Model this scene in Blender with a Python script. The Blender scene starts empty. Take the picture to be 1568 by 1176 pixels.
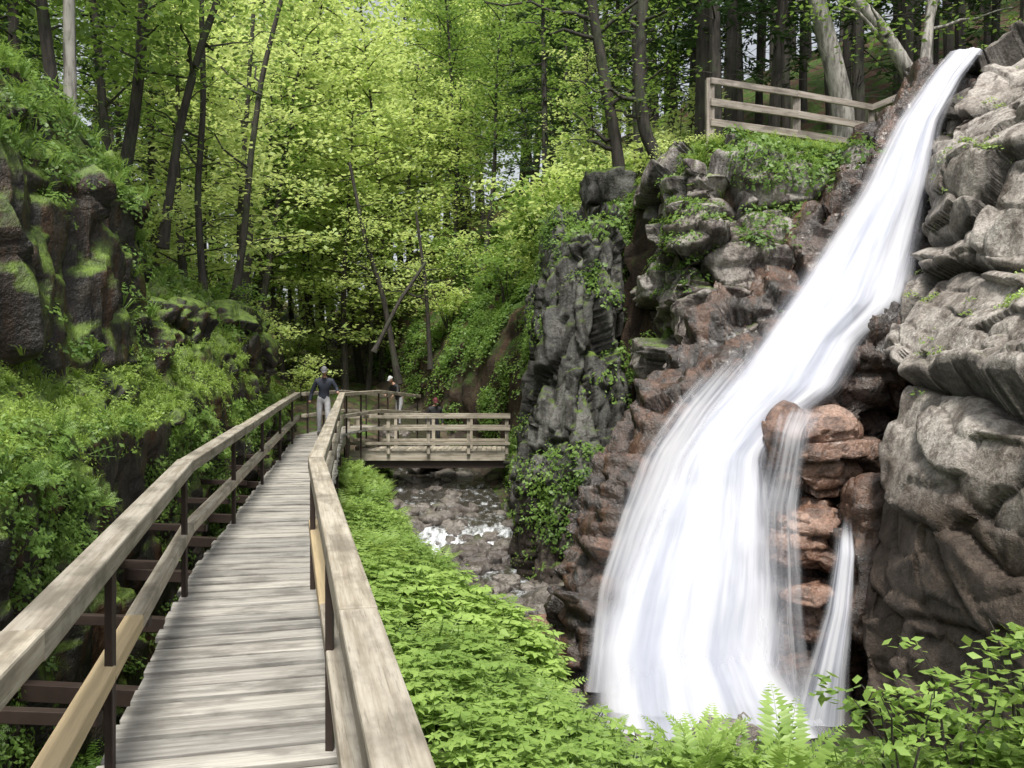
import bpy, math, numpy as np, random
from mathutils import Vector, Matrix
from mathutils.bvhtree import BVHTree
rng=np.random.default_rng(7); random.seed(7)
sc=bpy.context.scene
sc.view_settings.view_transform='Standard'; sc.view_settings.look='None'; sc.view_settings.exposure=0
COL=sc.collection
# ---------------------------------------------------------------- noise
def hsh(ix,iy,iz,s=0):
    h=(ix*374761393+iy*668265263+iz*1440662683+s*974634777)&0xFFFFFFFF
    h=((h^(h>>13))*1274126177)&0xFFFFFFFF
    h=((h^(h>>15))*1103515245)&0xFFFFFFFF
    return ((h^(h>>16))&0xFFFFFFFF)/4294967295.0
def vnoise(p,s=0):
    i=np.floor(p).astype(np.int64); f=p-i; f=f*f*(3-2*f); r=0
    for a in (0,1):
        for b in (0,1):
            for c in (0,1):
                w=(f[:,0] if a else 1-f[:,0])*(f[:,1] if b else 1-f[:,1])*(f[:,2] if c else 1-f[:,2])
                r=r+w*hsh(i[:,0]+a,i[:,1]+b,i[:,2]+c,s)
    return r
def fbm(p,o=4,s=0):
    r=0;a=.5;t=0
    for k in range(o):
        r=r+a*vnoise(p*(2.03**k)+k*7.1,s+k); t+=a; a*=.5
    return r/t-.5
def vor(p,s=0):
    i=np.floor(p).astype(np.int64); n=len(p)
    F1=np.full(n,9.);F2=np.full(n,9.);C=np.zeros(n);D=np.zeros((n,3))
    for a in (-1,0,1):
        for b in (-1,0,1):
            for c in (-1,0,1):
                X,Y,Z=i[:,0]+a,i[:,1]+b,i[:,2]+c
                q=p-np.stack([X+.15+.7*hsh(X,Y,Z,s+1),Y+.15+.7*hsh(X,Y,Z,s+2),Z+.15+.7*hsh(X,Y,Z,s+3)],1)
                d=np.sqrt((q*q).sum(1)); h=hsh(X,Y,Z,s+4); m=d<F1
                F2=np.where(m,F1,np.minimum(F2,d)); C=np.where(m,h,C); D=np.where(m[:,None],q,D); F1=np.where(m,d,F1)
    g=np.stack([(C*91.7)%1,(C*57.3)%1,(C*133.1)%1],1)*2-1
    return F1,F2,C,(D*g).sum(1)
def rock_disp(P,scale,amp,s=0,tilt=0.0,fine=1.,big=0.):
    q=P.copy()
    if tilt: q[:,2]=q[:,2]+tilt*q[:,0]+tilt*.4*q[:,1]
    q=q/np.array(scale)
    w=np.stack([fbm(P*.8,3,s+20),fbm(P*.8,3,s+30),fbm(P*.8,3,s+40)],1)*.35
    F1,F2,C,G=vor(q+w,s); F1b,F2b,Cb,Gb=vor((q+w)*2.9+3,s+9)
    e=np.exp(-((F2-F1)/.05)**2); eb=np.exp(-((F2b-F1b)/.07)**2)
    rnd=np.exp(-((F2-F1)/.22)**2)
    d=(C-.5)*amp*.9+G*amp*.95-e*amp*.22-rnd*amp*big+fine*((Cb-.5)*amp*.22+Gb*amp*.32-eb*amp*.06)+fbm(P*2.2,5,s+50)*amp*.32
    return d,np.clip(e+.35*eb*fine,0,1)
# ---------------------------------------------------------------- mesh helpers
def link(ob,parent=None):
    COL.objects.link(ob)
    if parent: ob.parent=parent
    return ob
def empty(name,loc=(0,0,0)):
    e=bpy.data.objects.new(name,None); e.location=loc; e.empty_display_size=.2
    return link(e)
def mesh_np(name,V,F,mats,attrs=None,smooth=True,midx=None):
    me=bpy.data.meshes.new(name); V=np.asarray(V,dtype=np.float32); F=np.asarray(F,dtype=np.int32)
    me.vertices.add(len(V)); me.vertices.foreach_set('co',V.ravel())
    n=F.shape[1]; me.loops.add(F.size); me.loops.foreach_set('vertex_index',F.ravel())
    me.polygons.add(len(F)); me.polygons.foreach_set('loop_start',np.arange(0,F.size,n,dtype=np.int32))
    me.polygons.foreach_set('use_smooth',np.full(len(F),smooth))
    if not isinstance(mats,(list,tuple)): mats=[mats]
    for m in mats: me.materials.append(m)
    if midx is not None: me.polygons.foreach_set('material_index',np.asarray(midx,dtype=np.int32))
    me.update(calc_edges=True)
    for k,a in (attrs or {}).items():
        a=np.asarray(a,dtype=np.float32)
        if a.ndim==1: me.attributes.new(k,'FLOAT','POINT').data.foreach_set('value',a)
        else: me.attributes.new(k,'FLOAT_VECTOR','POINT').data.foreach_set('vector',a.ravel())
    return me
def obj(name,me,parent=None): return link(bpy.data.objects.new(name,me),parent)
def resample(C,nu,nv,sm=3):
    C=np.asarray(C,float)
    def ax(C,n):
        d=np.linalg.norm(np.diff(C,axis=0),axis=2).mean(1)+1e-6
        s=np.concatenate([[0],np.cumsum(d)]); t=np.linspace(0,s[-1],n)
        i=np.clip(np.searchsorted(s,t,side='right')-1,0,len(d)-1); f=(t-s[i])/d[i]
        return C[i]*(1-f)[:,None,None]+C[i+1]*f[:,None,None]
    G=ax(C,nu); G=ax(G.transpose(1,0,2),nv).transpose(1,0,2)
    for _ in range(sm):
        H=G.copy(); H[1:-1]=(G[:-2]+2*G[1:-1]+G[2:])/4; G=H.copy(); H[:,1:-1]=(G[:,:-2]+2*G[:,1:-1]+G[:,2:])/4; G=H
    return G
def gnormals(G,ref):
    n=np.cross(np.gradient(G,axis=0),np.gradient(G,axis=1)); n/=np.linalg.norm(n,axis=2,keepdims=True)+1e-9
    if (n@np.array(ref,float)).mean()<0: n=-n
    return n
def gquads(nu,nv):
    i=np.arange(nu*nv).reshape(nu,nv)
    return np.stack([i[:-1,:-1],i[1:,:-1],i[1:,1:],i[:-1,1:]],-1).reshape(-1,4)
coarse=[]
def patch(name,C,nu,nv,mat,ref,scale=(1.2,1.2,.8),amp=.3,s=0,tilt=0,sm=3,ampf=None,soft=0.0,parent=None,terr=False,fine=1.,big=0.):
    G=resample(C,nu,nv,sm); Nn=gnormals(G,ref); P=G.reshape(-1,3); n=Nn.reshape(-1,3)
    if terr:
        g=resample(C,90,50,1); coarse.append((g.reshape(-1,3),gquads(90,50)))
    d,cr=rock_disp(P,scale,amp,s,tilt,fine,big)
    if soft: d=d*(1-soft)+soft*amp*(fbm(P*.8,5,s+70)*2.2)
    if ampf is not None: k=ampf(P); d=d*k; cr=cr*np.clip(k,0,1)
    P2=P+n*d[:,None]; G2=P2.reshape(G.shape); N2=gnormals(G2,ref)
    F=gquads(nu,nv)
    if np.cross(np.gradient(G,axis=0),np.gradient(G,axis=1)).reshape(-1,3).mean(0)@np.array(ref,float)<0: F=F[:,::-1]
    me=mesh_np(name,P2,F,mat,{'crack':cr}); o=obj(name,me,parent)
    return (G2,N2,o)
def sample(pt,n,mask,seed=0):
    r=np.random.default_rng(seed); G,Nn,_=pt
    c=(G[:-1,:-1]+G[1:,1:])/2; nn=Nn[:-1,:-1]
    a=np.linalg.norm(np.cross(G[1:,:-1]-G[:-1,:-1],G[:-1,1:]-G[:-1,:-1]),axis=2)
    w=(a.ravel()*mask(c.reshape(-1,3),nn.reshape(-1,3))); 
    if w.sum()<=0: return np.zeros((0,3)),np.zeros((0,3))
    idx=r.choice(len(w),n,p=w/w.sum()); i,j=np.unravel_index(idx,c.shape[:2])
    u=r.random((n,1)); v=r.random((n,1))
    p=G[i,j]*(1-u)*(1-v)+G[i+1,j]*u*(1-v)+G[i,j+1]*(1-u)*v+G[i+1,j+1]*u*v
    return p,nn.reshape(-1,3)[idx]
def unit(v): return v/(np.linalg.norm(v,axis=-1,keepdims=True)+1e-9)
def leaves(c,n,size,asp,r,tdir=None):
    k=len(c); n=unit(n); t=r.normal(size=(k,3)) if tdir is None else tdir
    t=unit(t-(t*n).sum(1,keepdims=True)*n); b=np.cross(n,t); s=(size*np.ones(k))[:,None]
    V=np.stack([c-t*s*.5,c+b*s*asp*.5-t*s*.08-n*s*.06,c+t*s*.5-n*s*.1,c-b*s*asp*.5-t*s*.08-n*s*.06],1)
    return V.reshape(-1,3),np.arange(k*4).reshape(k,4)
def tube(P,R,sides=7,jit=0.0,s=0):
    P=np.asarray(P,float);R=np.asarray(R,float);n=len(P); T=unit(np.gradient(P,axis=0))
    ref=np.array([.31,.95,.05]) ; a=unit(np.cross(T,ref)); b=np.cross(T,a)
    th=np.linspace(0,2*np.pi,sides,endpoint=False)
    rr=R[:,None]*(1+jit*(hsh(np.arange(n)[:,None],np.arange(sides)[None,:],np.zeros((n,sides),int),s)-.5))
    V=P[:,None]+rr[...,None]*(np.cos(th)[None,:,None]*a[:,None]+np.sin(th)[None,:,None]*b[:,None])
    i=np.arange(n*sides).reshape(n,sides); j=np.roll(i,-1,1)
    F=np.stack([i[:-1],j[:-1],j[1:],i[1:]],-1).reshape(-1,4)
    return V.reshape(-1,3),F
class Acc:
    def __init__(s): s.V=[];s.F=[];s.m=[];s.v=[];s.n=0
    def add(s,V,F,m=0,var=None):
        s.V.append(V); s.F.append(F+s.n); s.m.append(np.full(len(F),m)); s.n+=len(V)
        s.v.append(np.full(len(V),.5) if var is None else var)
    def out(s): return np.concatenate(s.V),np.concatenate(s.F),np.concatenate(s.m),np.concatenate(s.v)
def inst(t,pos,up,scale,seed=0,zmix=.7,mats=None):
    r=np.random.default_rng(seed); V,F,m,v=t; K=len(pos)
    n=unit(up*(1-zmix)+np.array([0,0,1.])*zmix+r.normal(size=(K,3))*.06)
    a=unit(np.cross(n,r.normal(size=(K,3)))); b=np.cross(n,a); R=np.stack([a,b,n],2)
    s=(scale if np.ndim(scale) else np.full(K,scale))
    W=np.einsum('kij,nj->kni',R,V)*s[:,None,None]+pos[:,None]
    FF=(F[None]+(np.arange(K)*len(V))[:,None,None]).reshape(-1,4)
    vv=np.clip(v[None]*.6+r.random((K,1))*.4,0,1)
    return W.reshape(-1,3),FF,np.tile(m,K),vv.reshape(-1)
def merge(name,parts,mats,parent=None,smooth=False):
    A=Acc()
    for V,F,m,v in parts:
        A.V.append(V);A.F.append(F+A.n);A.m.append(m);A.v.append(v);A.n+=len(V)
    V,F,m,v=A.out()
    return obj(name,mesh_np(name,V,F,mats,{'var':v},smooth,m),parent)
# ---------------------------------------------------------------- materials
def nd(nt,t,ins=None,**pr):
    n=nt.nodes.new(t)
    for k,v in pr.items(): setattr(n,k,v)
    for k,v in (ins or {}).items():
        if isinstance(v,bpy.types.NodeSocket): nt.links.new(v,n.inputs[k])
        else: n.inputs[k].default_value=v
    return n
def c4(c): return (*c,1) if len(c)==3 else c
def mixc(nt,f,a,b,bl='MIX'):
    a=c4(a) if isinstance(a,tuple) else a; b=c4(b) if isinstance(b,tuple) else b
    return nd(nt,'ShaderNodeMix',{0:f,6:a,7:b},data_type='RGBA',blend_type=bl).outputs[2]
def sst(nt,v,a,b,lo=0.,hi=1.): return nd(nt,'ShaderNodeMapRange',{0:v,1:a,2:b,3:lo,4:hi},interpolation_type='SMOOTHSTEP').outputs[0]
def mth(nt,op,a,b=0.): return nd(nt,'ShaderNodeMath',{0:a,1:b},operation=op).outputs[0]
def noise(nt,vec,scale,detail=5,rough=.6): return nd(nt,'ShaderNodeTexNoise',{'Vector':vec,'Scale':scale,'Detail':detail,'Roughness':rough}).outputs[0]
def newmat(name):
    m=bpy.data.materials.new(name); m.use_nodes=True; nt=m.node_tree; nt.nodes.clear()
    return m,nt,nd(nt,'ShaderNodeOutputMaterial')
def scl(nt,vec,s): return nd(nt,'ShaderNodeMapping',{0:vec,3:s}).outputs[0]
def rock_mat(name,c1,c2,c3,streak,stamt=.5,moss=(.06,.12,.015),mlo=.55,mhi=.8,wet=None,rough=.75,spec=.3,litter=None):
    m,nt,o=newmat(name); co=nd(nt,'ShaderNodeTexCoord').outputs['Object']
    n1=noise(nt,co,.9,6,.65); n2=noise(nt,co,5,6,.7); n3=noise(nt,co,22,4,.7)
    c=mixc(nt,sst(nt,n1,.38,.62),c1,c2); c=mixc(nt,sst(nt,n2,.5,.68),c,c3)
    st=noise(nt,scl(nt,co,(2.6,2.6,.3)),1.3,5,.65); c=mixc(nt,mth(nt,'MULTIPLY',sst(nt,st,.48,.62),stamt),c,streak)
    c=mixc(nt,.7,c,mixc(nt,sst(nt,n3,.3,.7),(.45,.43,.42),(1.25,1.25,1.25)),'MULTIPLY')
    cr=nd(nt,'ShaderNodeAttribute',attribute_name='crack').outputs['Fac']
    c=mixc(nt,mth(nt,'MULTIPLY',cr,.75),c,(.012,.010,.008))
    z=nd(nt,'ShaderNodeSeparateXYZ',{0:co}).outputs[2]
    if wet:
        zz=mth(nt,'ADD',z,mth(nt,'MULTIPLY',n1,2.5)); f=sst(nt,zz,wet[0]+1.25,wet[1]+1.25,wet[3],0.); c=mixc(nt,f,c,mixc(nt,sst(nt,n2,.35,.65),wet[2],tuple(x*.45 for x in wet[2])))
    nz=nd(nt,'ShaderNodeSeparateXYZ',{0:nd(nt,'ShaderNodeNewGeometry').outputs['Normal']}).outputs[2]
    mm=mth(nt,'ADD',nz,mth(nt,'MULTIPLY',mth(nt,'SUBTRACT',noise(nt,co,1.6,6,.7),.5),1.6))
    f=sst(nt,mm,mlo,mhi); mc=mixc(nt,sst(nt,noise(nt,co,7,4,.7),.35,.65),moss,(moss[0]*.45,moss[1]*.45,moss[2]*.6))
    if litter: mc=mixc(nt,sst(nt,noise(nt,co,1.1,5,.6),.47,.56),mc,mixc(nt,sst(nt,n3,.4,.6),litter,(litter[0]*.4,litter[1]*.35,litter[2]*.35)))
    c=mixc(nt,f,c,mc)
    h=mth(nt,'ADD',mth(nt,'MULTIPLY',n2,1.),mth(nt,'MULTIPLY',n3,.35))
    b=nd(nt,'ShaderNodeBump',{'Height':h,'Strength':.9,'Distance':.07}).outputs[0]
    p=nd(nt,'ShaderNodeBsdfPrincipled',{'Base Color':c,'Roughness':rough,'Normal':b,'Specular IOR Level':spec})
    nt.links.new(p.outputs[0],o.inputs[0]); return m
def leaf_mat(name,ca,cb,tr=.45,cl=None):
    m,nt,o=newmat(name); v=nd(nt,'ShaderNodeAttribute',attribute_name='var').outputs['Fac']
    co=nd(nt,'ShaderNodeNewGeometry').outputs['Position']
    rnd=nd(nt,'ShaderNodeObjectInfo').outputs['Random']
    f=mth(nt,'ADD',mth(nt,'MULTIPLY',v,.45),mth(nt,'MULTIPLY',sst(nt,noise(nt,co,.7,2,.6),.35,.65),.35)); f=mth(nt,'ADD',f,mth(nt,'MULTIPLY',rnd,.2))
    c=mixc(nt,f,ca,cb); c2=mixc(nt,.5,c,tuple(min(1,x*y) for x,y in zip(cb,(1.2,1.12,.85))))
    d=nd(nt,'ShaderNodeBsdfPrincipled',{'Base Color':c,'Roughness':.45,'Specular IOR Level':.4}); t=nd(nt,'ShaderNodeBsdfTranslucent',{0:c2})
    x=nd(nt,'ShaderNodeMixShader',{0:tr,1:d.outputs[0],2:t.outputs[0]}); nt.links.new(x.outputs[0],o.inputs[0]); return m
def bark_mat(name,a,b,sc_=3.):
    m,nt,o=newmat(name); co=nd(nt,'ShaderNodeTexCoord').outputs['Object']
    n=noise(nt,scl(nt,co,(sc_*3,sc_*3,sc_*.6)),1.5,6,.7); n2=noise(nt,co,1.5,4)
    c=mixc(nt,sst(nt,n,.38,.6),a,b); c=mixc(nt,mth(nt,'MULTIPLY',sst(nt,n2,.5,.65),.5),c,(.05,.07,.03))
    bp=nd(nt,'ShaderNodeBump',{'Height':n,'Strength':.7,'Distance':.03}).outputs[0]
    p=nd(nt,'ShaderNodeBsdfPrincipled',{'Base Color':c,'Roughness':.85,'Normal':bp}); nt.links.new(p.outputs[0],o.inputs[0]); return m
def wood_mat(name,a,b,fresh=None):
    m,nt,o=newmat(name); l=nd(nt,'ShaderNodeAttribute',attribute_name='loc').outputs['Vector']; v=nd(nt,'ShaderNodeAttribute',attribute_name='var').outputs['Fac']
    off=nd(nt,'ShaderNodeVectorMath',{0:l,1:nd(nt,'ShaderNodeCombineXYZ',{0:mth(nt,'MULTIPLY',v,57.),1:mth(nt,'MULTIPLY',v,13.)}).outputs[0]},operation='ADD').outputs[0]
    n=noise(nt,scl(nt,off,(1.2,26,26)),1.,8,.65); n2=noise(nt,scl(nt,off,(1.5,3,3)),1.4,5,.6); n3=noise(nt,scl(nt,off,(5,110,110)),1.,3,.6)
    c=mixc(nt,sst(nt,n,.35,.65),a,b); c=mixc(nt,mth(nt,'MULTIPLY',sst(nt,n2,.45,.68),.7),c,tuple(x*.42 for x in a))
    c=mixc(nt,mth(nt,'MULTIPLY',sst(nt,n3,.55,.7),.45),c,tuple(x*.4 for x in a))
    c=mixc(nt,.8,c,mixc(nt,v,(.62,.62,.63),(1.15,1.13,1.1)),'MULTIPLY')
    if fresh: c=mixc(nt,sst(nt,v,.93,.95),c,mixc(nt,sst(nt,n,.35,.65),fresh,tuple(x*.75 for x in fresh)))
    bp=nd(nt,'ShaderNodeBump',{'Height':n,'Strength':.5,'Distance':.006}).outputs[0]
    p=nd(nt,'ShaderNodeBsdfPrincipled',{'Base Color':c,'Roughness':.7,'Normal':bp,'Specular IOR Level':.35}); nt.links.new(p.outputs[0],o.inputs[0]); return m
def plain(name,c,rough=.7,metal=0.):
    m,nt,o=newmat(name); co=nd(nt,'ShaderNodeTexCoord').outputs['Object']; n=noise(nt,co,14,5)
    cc=mixc(nt,sst(nt,n,.3,.7),tuple(x*.75 for x in c),c)
    p=nd(nt,'ShaderNodeBsdfPrincipled',{'Base Color':cc,'Roughness':rough,'Metallic':metal}); nt.links.new(p.outputs[0],o.inputs[0]); return m

M_left=rock_mat('wet_mossy_schist',(.014,.013,.011),(.032,.028,.022),(.075,.062,.048),(.085,.038,.013),.6,moss=(.15,.23,.035),mlo=.12,mhi=.5,rough=.42,spec=.45)
M_cliff=rock_mat('granite_cliff',(.30,.27,.24),(.49,.455,.415),(.17,.145,.125),(.09,.07,.055),.6,moss=(.12,.16,.04),mlo=1.0,mhi=1.35,wet=(.2,2.0,(.085,.062,.047),.93),rough=.6)
M_mid=rock_mat('granite_ledge',(.22,.19,.17),(.38,.36,.33),(.09,.068,.065),(.05,.032,.032),.85,moss=(.12,.18,.03),mlo=.65,mhi=1.05,wet=(.2,2.8,(.07,.042,.030),.9),rough=.5,spec=.5)
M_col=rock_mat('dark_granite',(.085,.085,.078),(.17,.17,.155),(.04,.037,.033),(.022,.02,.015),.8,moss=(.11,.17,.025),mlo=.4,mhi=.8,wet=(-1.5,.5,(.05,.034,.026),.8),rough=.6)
M_bed=rock_mat('wet_falls_bed',(.032,.024,.020),(.085,.055,.042),(.02,.018,.017),(.17,.085,.05),.55,moss=(.08,.1,.02),mlo=1.5,mhi=1.9,rough=.25,spec=.8)
M_red=rock_mat('red_wet_granite',(.22,.12,.08),(.40,.27,.21),(.09,.05,.036),(.045,.028,.022),.6,moss=(.1,.1,.03),mlo=1.5,mhi=1.9,rough=.22,spec=.8)
M_soil=rock_mat('bank_soil',(.045,.034,.026),(.08,.062,.045),(.11,.09,.075),(.05,.035,.02),.3,moss=(.08,.15,.02),mlo=.8,mhi=1.1,litter=(.16,.115,.075),rough=.8)
M_floor=rock_mat('forest_floor',(.05,.035,.024),(.09,.062,.042),(.035,.028,.02),(.04,.03,.02),.3,moss=(.06,.11,.018),mlo=.2,mhi=.7,litter=(.13,.085,.055),rough=.9)
M_stone=rock_mat('stream_stone',(.11,.095,.085),(.26,.235,.21),(.06,.05,.045),(.08,.05,.035),.3,moss=(.1,.16,.03),mlo=1.0,mhi=1.4,rough=.3,spec=.7)
L_bank=leaf_mat('bank_leaves',(.06,.14,.02),(.40,.56,.15),.4)
L_ledge=leaf_mat('ledge_leaves',(.10,.19,.025),(.42,.56,.14),.4)
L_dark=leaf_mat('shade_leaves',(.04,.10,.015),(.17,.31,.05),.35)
L_bright=leaf_mat('sunlit_canopy_leaves',(.16,.29,.05),(.70,.82,.34),.5)  # pale leaf colour carries the sunlit glow and haze of the far trees
L_mid=leaf_mat('wood_leaves',(.04,.105,.02),(.25,.39,.09),.45)
L_hem=leaf_mat('hemlock_needles',(.012,.033,.013),(.06,.115,.04),.2)
B_dark=bark_mat('dark_bark',(.02,.017,.014),(.05,.042,.035)); B_grey=bark_mat('grey_birch_bark',(.12,.11,.10),(.36,.34,.31),2.)
W_deck=wood_mat('weathered_deck',(.29,.275,.25),(.46,.445,.41)); W_rail=wood_mat('weathered_rail',(.31,.27,.21),(.50,.46,.385),fresh=(.52,.41,.25))
W_fence=wood_mat('fence_wood',(.22,.19,.16),(.40,.36,.32))
M_steel=plain('rusty_steel',(.045,.03,.024),.6,.3)
# ---------------------------------------------------------------- world
w=bpy.data.worlds.new('World'); sc.world=w; w.use_nodes=True; nt=w.node_tree; bg=nt.nodes['Background']
sd=Vector((.02,-.45,.88)).normalized()
sky=nt.nodes.new('ShaderNodeTexSky'); sky.sky_type='NISHITA'; sky.sun_disc=False; sky.sun_elevation=math.asin(sd.z); sky.sun_rotation=math.atan2(sd.x,sd.y)%(2*math.pi)
sky.dust_density=4.0; sky.air_density=1.
hs=nt.nodes.new('ShaderNodeHueSaturation'); hs.inputs['Saturation'].default_value=.25; hs.inputs['Value'].default_value=1.35
nt.links.new(sky.outputs[0],hs.inputs['Color']); nt.links.new(hs.outputs[0],bg.inputs[0]); bg.inputs[1].default_value=.15
sl=bpy.data.lights.new('sun','SUN'); sl.energy=4.6; sl.angle=math.radians(10); sl.color=(1,.96,.88); so=bpy.data.objects.new('sun',sl); so.rotation_euler=sd.to_track_quat('Z','Y').to_euler(); so.location=(-10,-8,30); link(so)
cam=bpy.data.cameras.new('camera'); cam.lens=31.18; cam.sensor_width=36; cam.clip_end=1500; cam.clip_start=.05
co_=bpy.data.objects.new('camera',cam); co_.location=(0,0,2); co_.rotation_euler=(math.pi/2,0,0); link(co_); sc.camera=co_
# ---------------------------------------------------------------- terrain
def sec(rows): return [[(x,y,z) for x,z in pr] for y,pr in rows]
leftn=sec([(-4,[(-1.9,-2.5),(-2.3,-.8),(-2.6,1.3),(-3.3,1.6),(-4.3,1.9),(-4.6,4.2),(-5.4,5.8),(-8,8)]),
 (3,[(-2.6,-2.5),(-2.8,-.8),(-3.0,1.35),(-3.9,1.6),(-4.7,1.9),(-4.85,4.2),(-5.4,5.3),(-8,8)]),
 (6,[(-3.3,-2.5),(-3.45,-.8),(-3.6,1.4),(-4.2,1.7),(-4.8,2.0),(-4.95,4.2),(-5.4,5.0),(-8,8)]),
 (8,[(-3.65,-2.5),(-3.8,-.8),(-3.9,1.45),(-4.4,1.75),(-4.8,2.05),(-4.95,4.2),(-5.5,5.1),(-8,7.8)]),
 (10,[(-3.95,-2.5),(-4.05,-.8),(-4.15,1.5),(-4.55,1.8),(-4.85,2.1),(-4.98,4.3),(-5.5,5.2),(-8,7.6)]),
 (12.4,[(-4.2,-2.5),(-4.3,-.8),(-4.4,1.6),(-4.7,1.95),(-4.95,2.35),(-5.05,4.4),(-5.7,5.2),(-8,7.2)]),
 (13.2,[(-4.5,-2.5),(-4.55,-.8),(-4.6,1.75),(-5.3,2.2),(-6.0,2.7),(-6.3,4.1),(-7,5),(-9,6.5)]),
 (16,[(-4.8,-2.5),(-4.95,-.8),(-5.1,1.9),(-5.4,2.6),(-6.0,3.4),(-6.9,4.2),(-8,4.8),(-10,6)]),
 (20,[(-5.5,-2.5),(-5.6,-.8),(-5.7,1.5),(-5.8,2.7),(-6.3,3.5),(-7.2,3.9),(-8.5,4.3),(-11,5.5)]),
 (24,[(-6.4,-2),(-6.5,-.5),(-6.6,1.4),(-6.8,2.4),(-7.2,3),(-8,3.2),(-10,3.8),(-13,5)]),
 (32,[(-7.6,-1),(-7.9,0),(-8.3,1.5),(-9,2.2),(-10,3),(-11.5,3.8),(-13,4.5),(-16,6)])])
def kl(P): return np.clip(.6+.4*((P[:,2]<1.3)|((P[:,2]>2.2)&(P[:,2]<4.5))),0,1.)
pl=patch('mossy_rock_wall',leftn,520,260,M_left,(1,0,.6),(.75,.95,2.2),.36,3,terr=True,ampf=kl,tilt=.12,fine=1.3)
leftf=sec([(-4,[(-7.5,7.6),(-9,9),(-12,11),(-18,15),(-30,20),(-60,30)]),
 (6,[(-7.5,7.4),(-9,8.8),(-12,11),(-18,15),(-30,20),(-60,30)]),
 (12.3,[(-7.5,6.7),(-9,8.0),(-12,10.5),(-18,14.5),(-30,20),(-60,30)]),
 (16,[(-9.5,5.6),(-11,6.6),(-14,9),(-18,12),(-30,18),(-60,30)]),
 (24,[(-12,4.5),(-14,5.4),(-17,7),(-22,10),(-32,17),(-60,28)]),
 (32,[(-7.6,-1.2),(-10,2.6),(-16,5.7),(-22,8.5),(-32,15),(-60,28)]),
 (45,[(-9,1.9),(-12,3.6),(-17,6.5),(-24,10),(-34,16),(-62,28)]),
 (70,[(-14,5),(-18,7),(-24,10),(-32,15),(-42,22),(-70,34)]),
 (115,[(-25,10),(-30,13),(-38,18),(-48,24),(-60,31),(-90,44)])])
pf=patch('wooded_hillside',leftf,200,120,M_floor,(.5,0,1),(2,2,2),.5,5,soft=.8,terr=True)
ground=sec([(-6,[(-9,-2.2),(-6,-1.8),(-3,-1.5),(-1,-1.2),(1,-1.2),(2.5,-1.3),(4,-1.4),(6,-1.2),(9,-1),(16,-1)]),
 (4,[(-9,-2.2),(-6,-1.6),(-3,-1.4),(-.5,-.8),(1,-1.0),(2.5,-1.1),(3.5,-1.1),(5,-1),(8,-.8),(16,-.6)]),
 (7,[(-9,-2.2),(-6,-1.6),(-3,-1.2),(-1.2,-.6),(-.2,-.85),(.8,-1.2),(2.2,-1.35),(3.2,-1.3),(4.6,-1.1),(16,-.6)]),
 (8.6,[(-9,-2.2),(-4,-1.6),(-2.4,-1.2),(-1.6,-.55),(-.6,-.85),(.4,-1.45),(1.2,-2.3),(3,-2.4),(4.4,-1.8),(16,-1)]),
 (12,[(-9,-2.2),(-5,-1.6),(-3.4,-1.2),(-2.4,-.45),(-1.2,-.85),(.1,-1.6),(.7,-2.4),(2,-2.6),(4,-2.6),(16,-2.4)]),
 (15,[(-9,-2.2),(-6,-1.7),(-4.4,-1.2),(-3.1,-.45),(-2.0,-.85),(-.9,-1.5),(-.3,-2.2),(.6,-2.4),(1.8,-2.4),(16,-2)]),
 (18,[(-9,-2.2),(-6.5,-1.6),(-5,-1.1),(-3.8,-.35),(-2.9,-.75),(-2.0,-1.5),(-1.3,-2.1),(-.4,-2.2),(.8,-2.2),(16,-1.8)]),
 (22,[(-10,-2),(-7,-1.5),(-5.8,-1),(-4.7,-.25),(-3.9,-.6),(-3.3,-1.3),(-2.7,-1.8),(-1,-1.8),(.0,-1.7),(16,-.5)]),
 (26,[(-10,-1.5),(-8,-1),(-6.6,-.7),(-5.4,-.3),(-4.6,-.8),(-3.9,-1.4),(-3.2,-1.6),(-1,-1.6),(0,-1.3),(16,2)]),
 (30,[(-12,-.8),(-9,-.4),(-7.6,0),(-6,.0),(-4.9,-.4),(-4.2,-.9),(-3.4,-1.2),(-1.6,-1.1),(-.5,-.3),(16,3)]),
 (36,[(-12,1.6),(-9.5,1.3),(-8,1.2),(-6.5,.9),(-5.4,.5),(-4.6,.4),(-3.6,.5),(-2.6,1.6),(-1.5,2.6),(16,6)]),
 (45,[(-14,3.4),(-11,2.8),(-9.6,2.6),(-8.4,2.4),(-7.6,2.3),(-7,2.5),(-6,3.4),(-5,4.5),(-3.5,5.5),(16,9)]),
 (70,[(-22,7),(-18,6.5),(-16,6),(-15,5.6),(-14,5.4),(-13.5,5.6),(-12.5,7),(-11,8.5),(-9,10),(16,20)])])
pg=patch('stream_bank_ground',ground,480,210,M_soil,(0,0,1),(.7,.7,.5),.2,8,soft=.55,terr=True)
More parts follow.
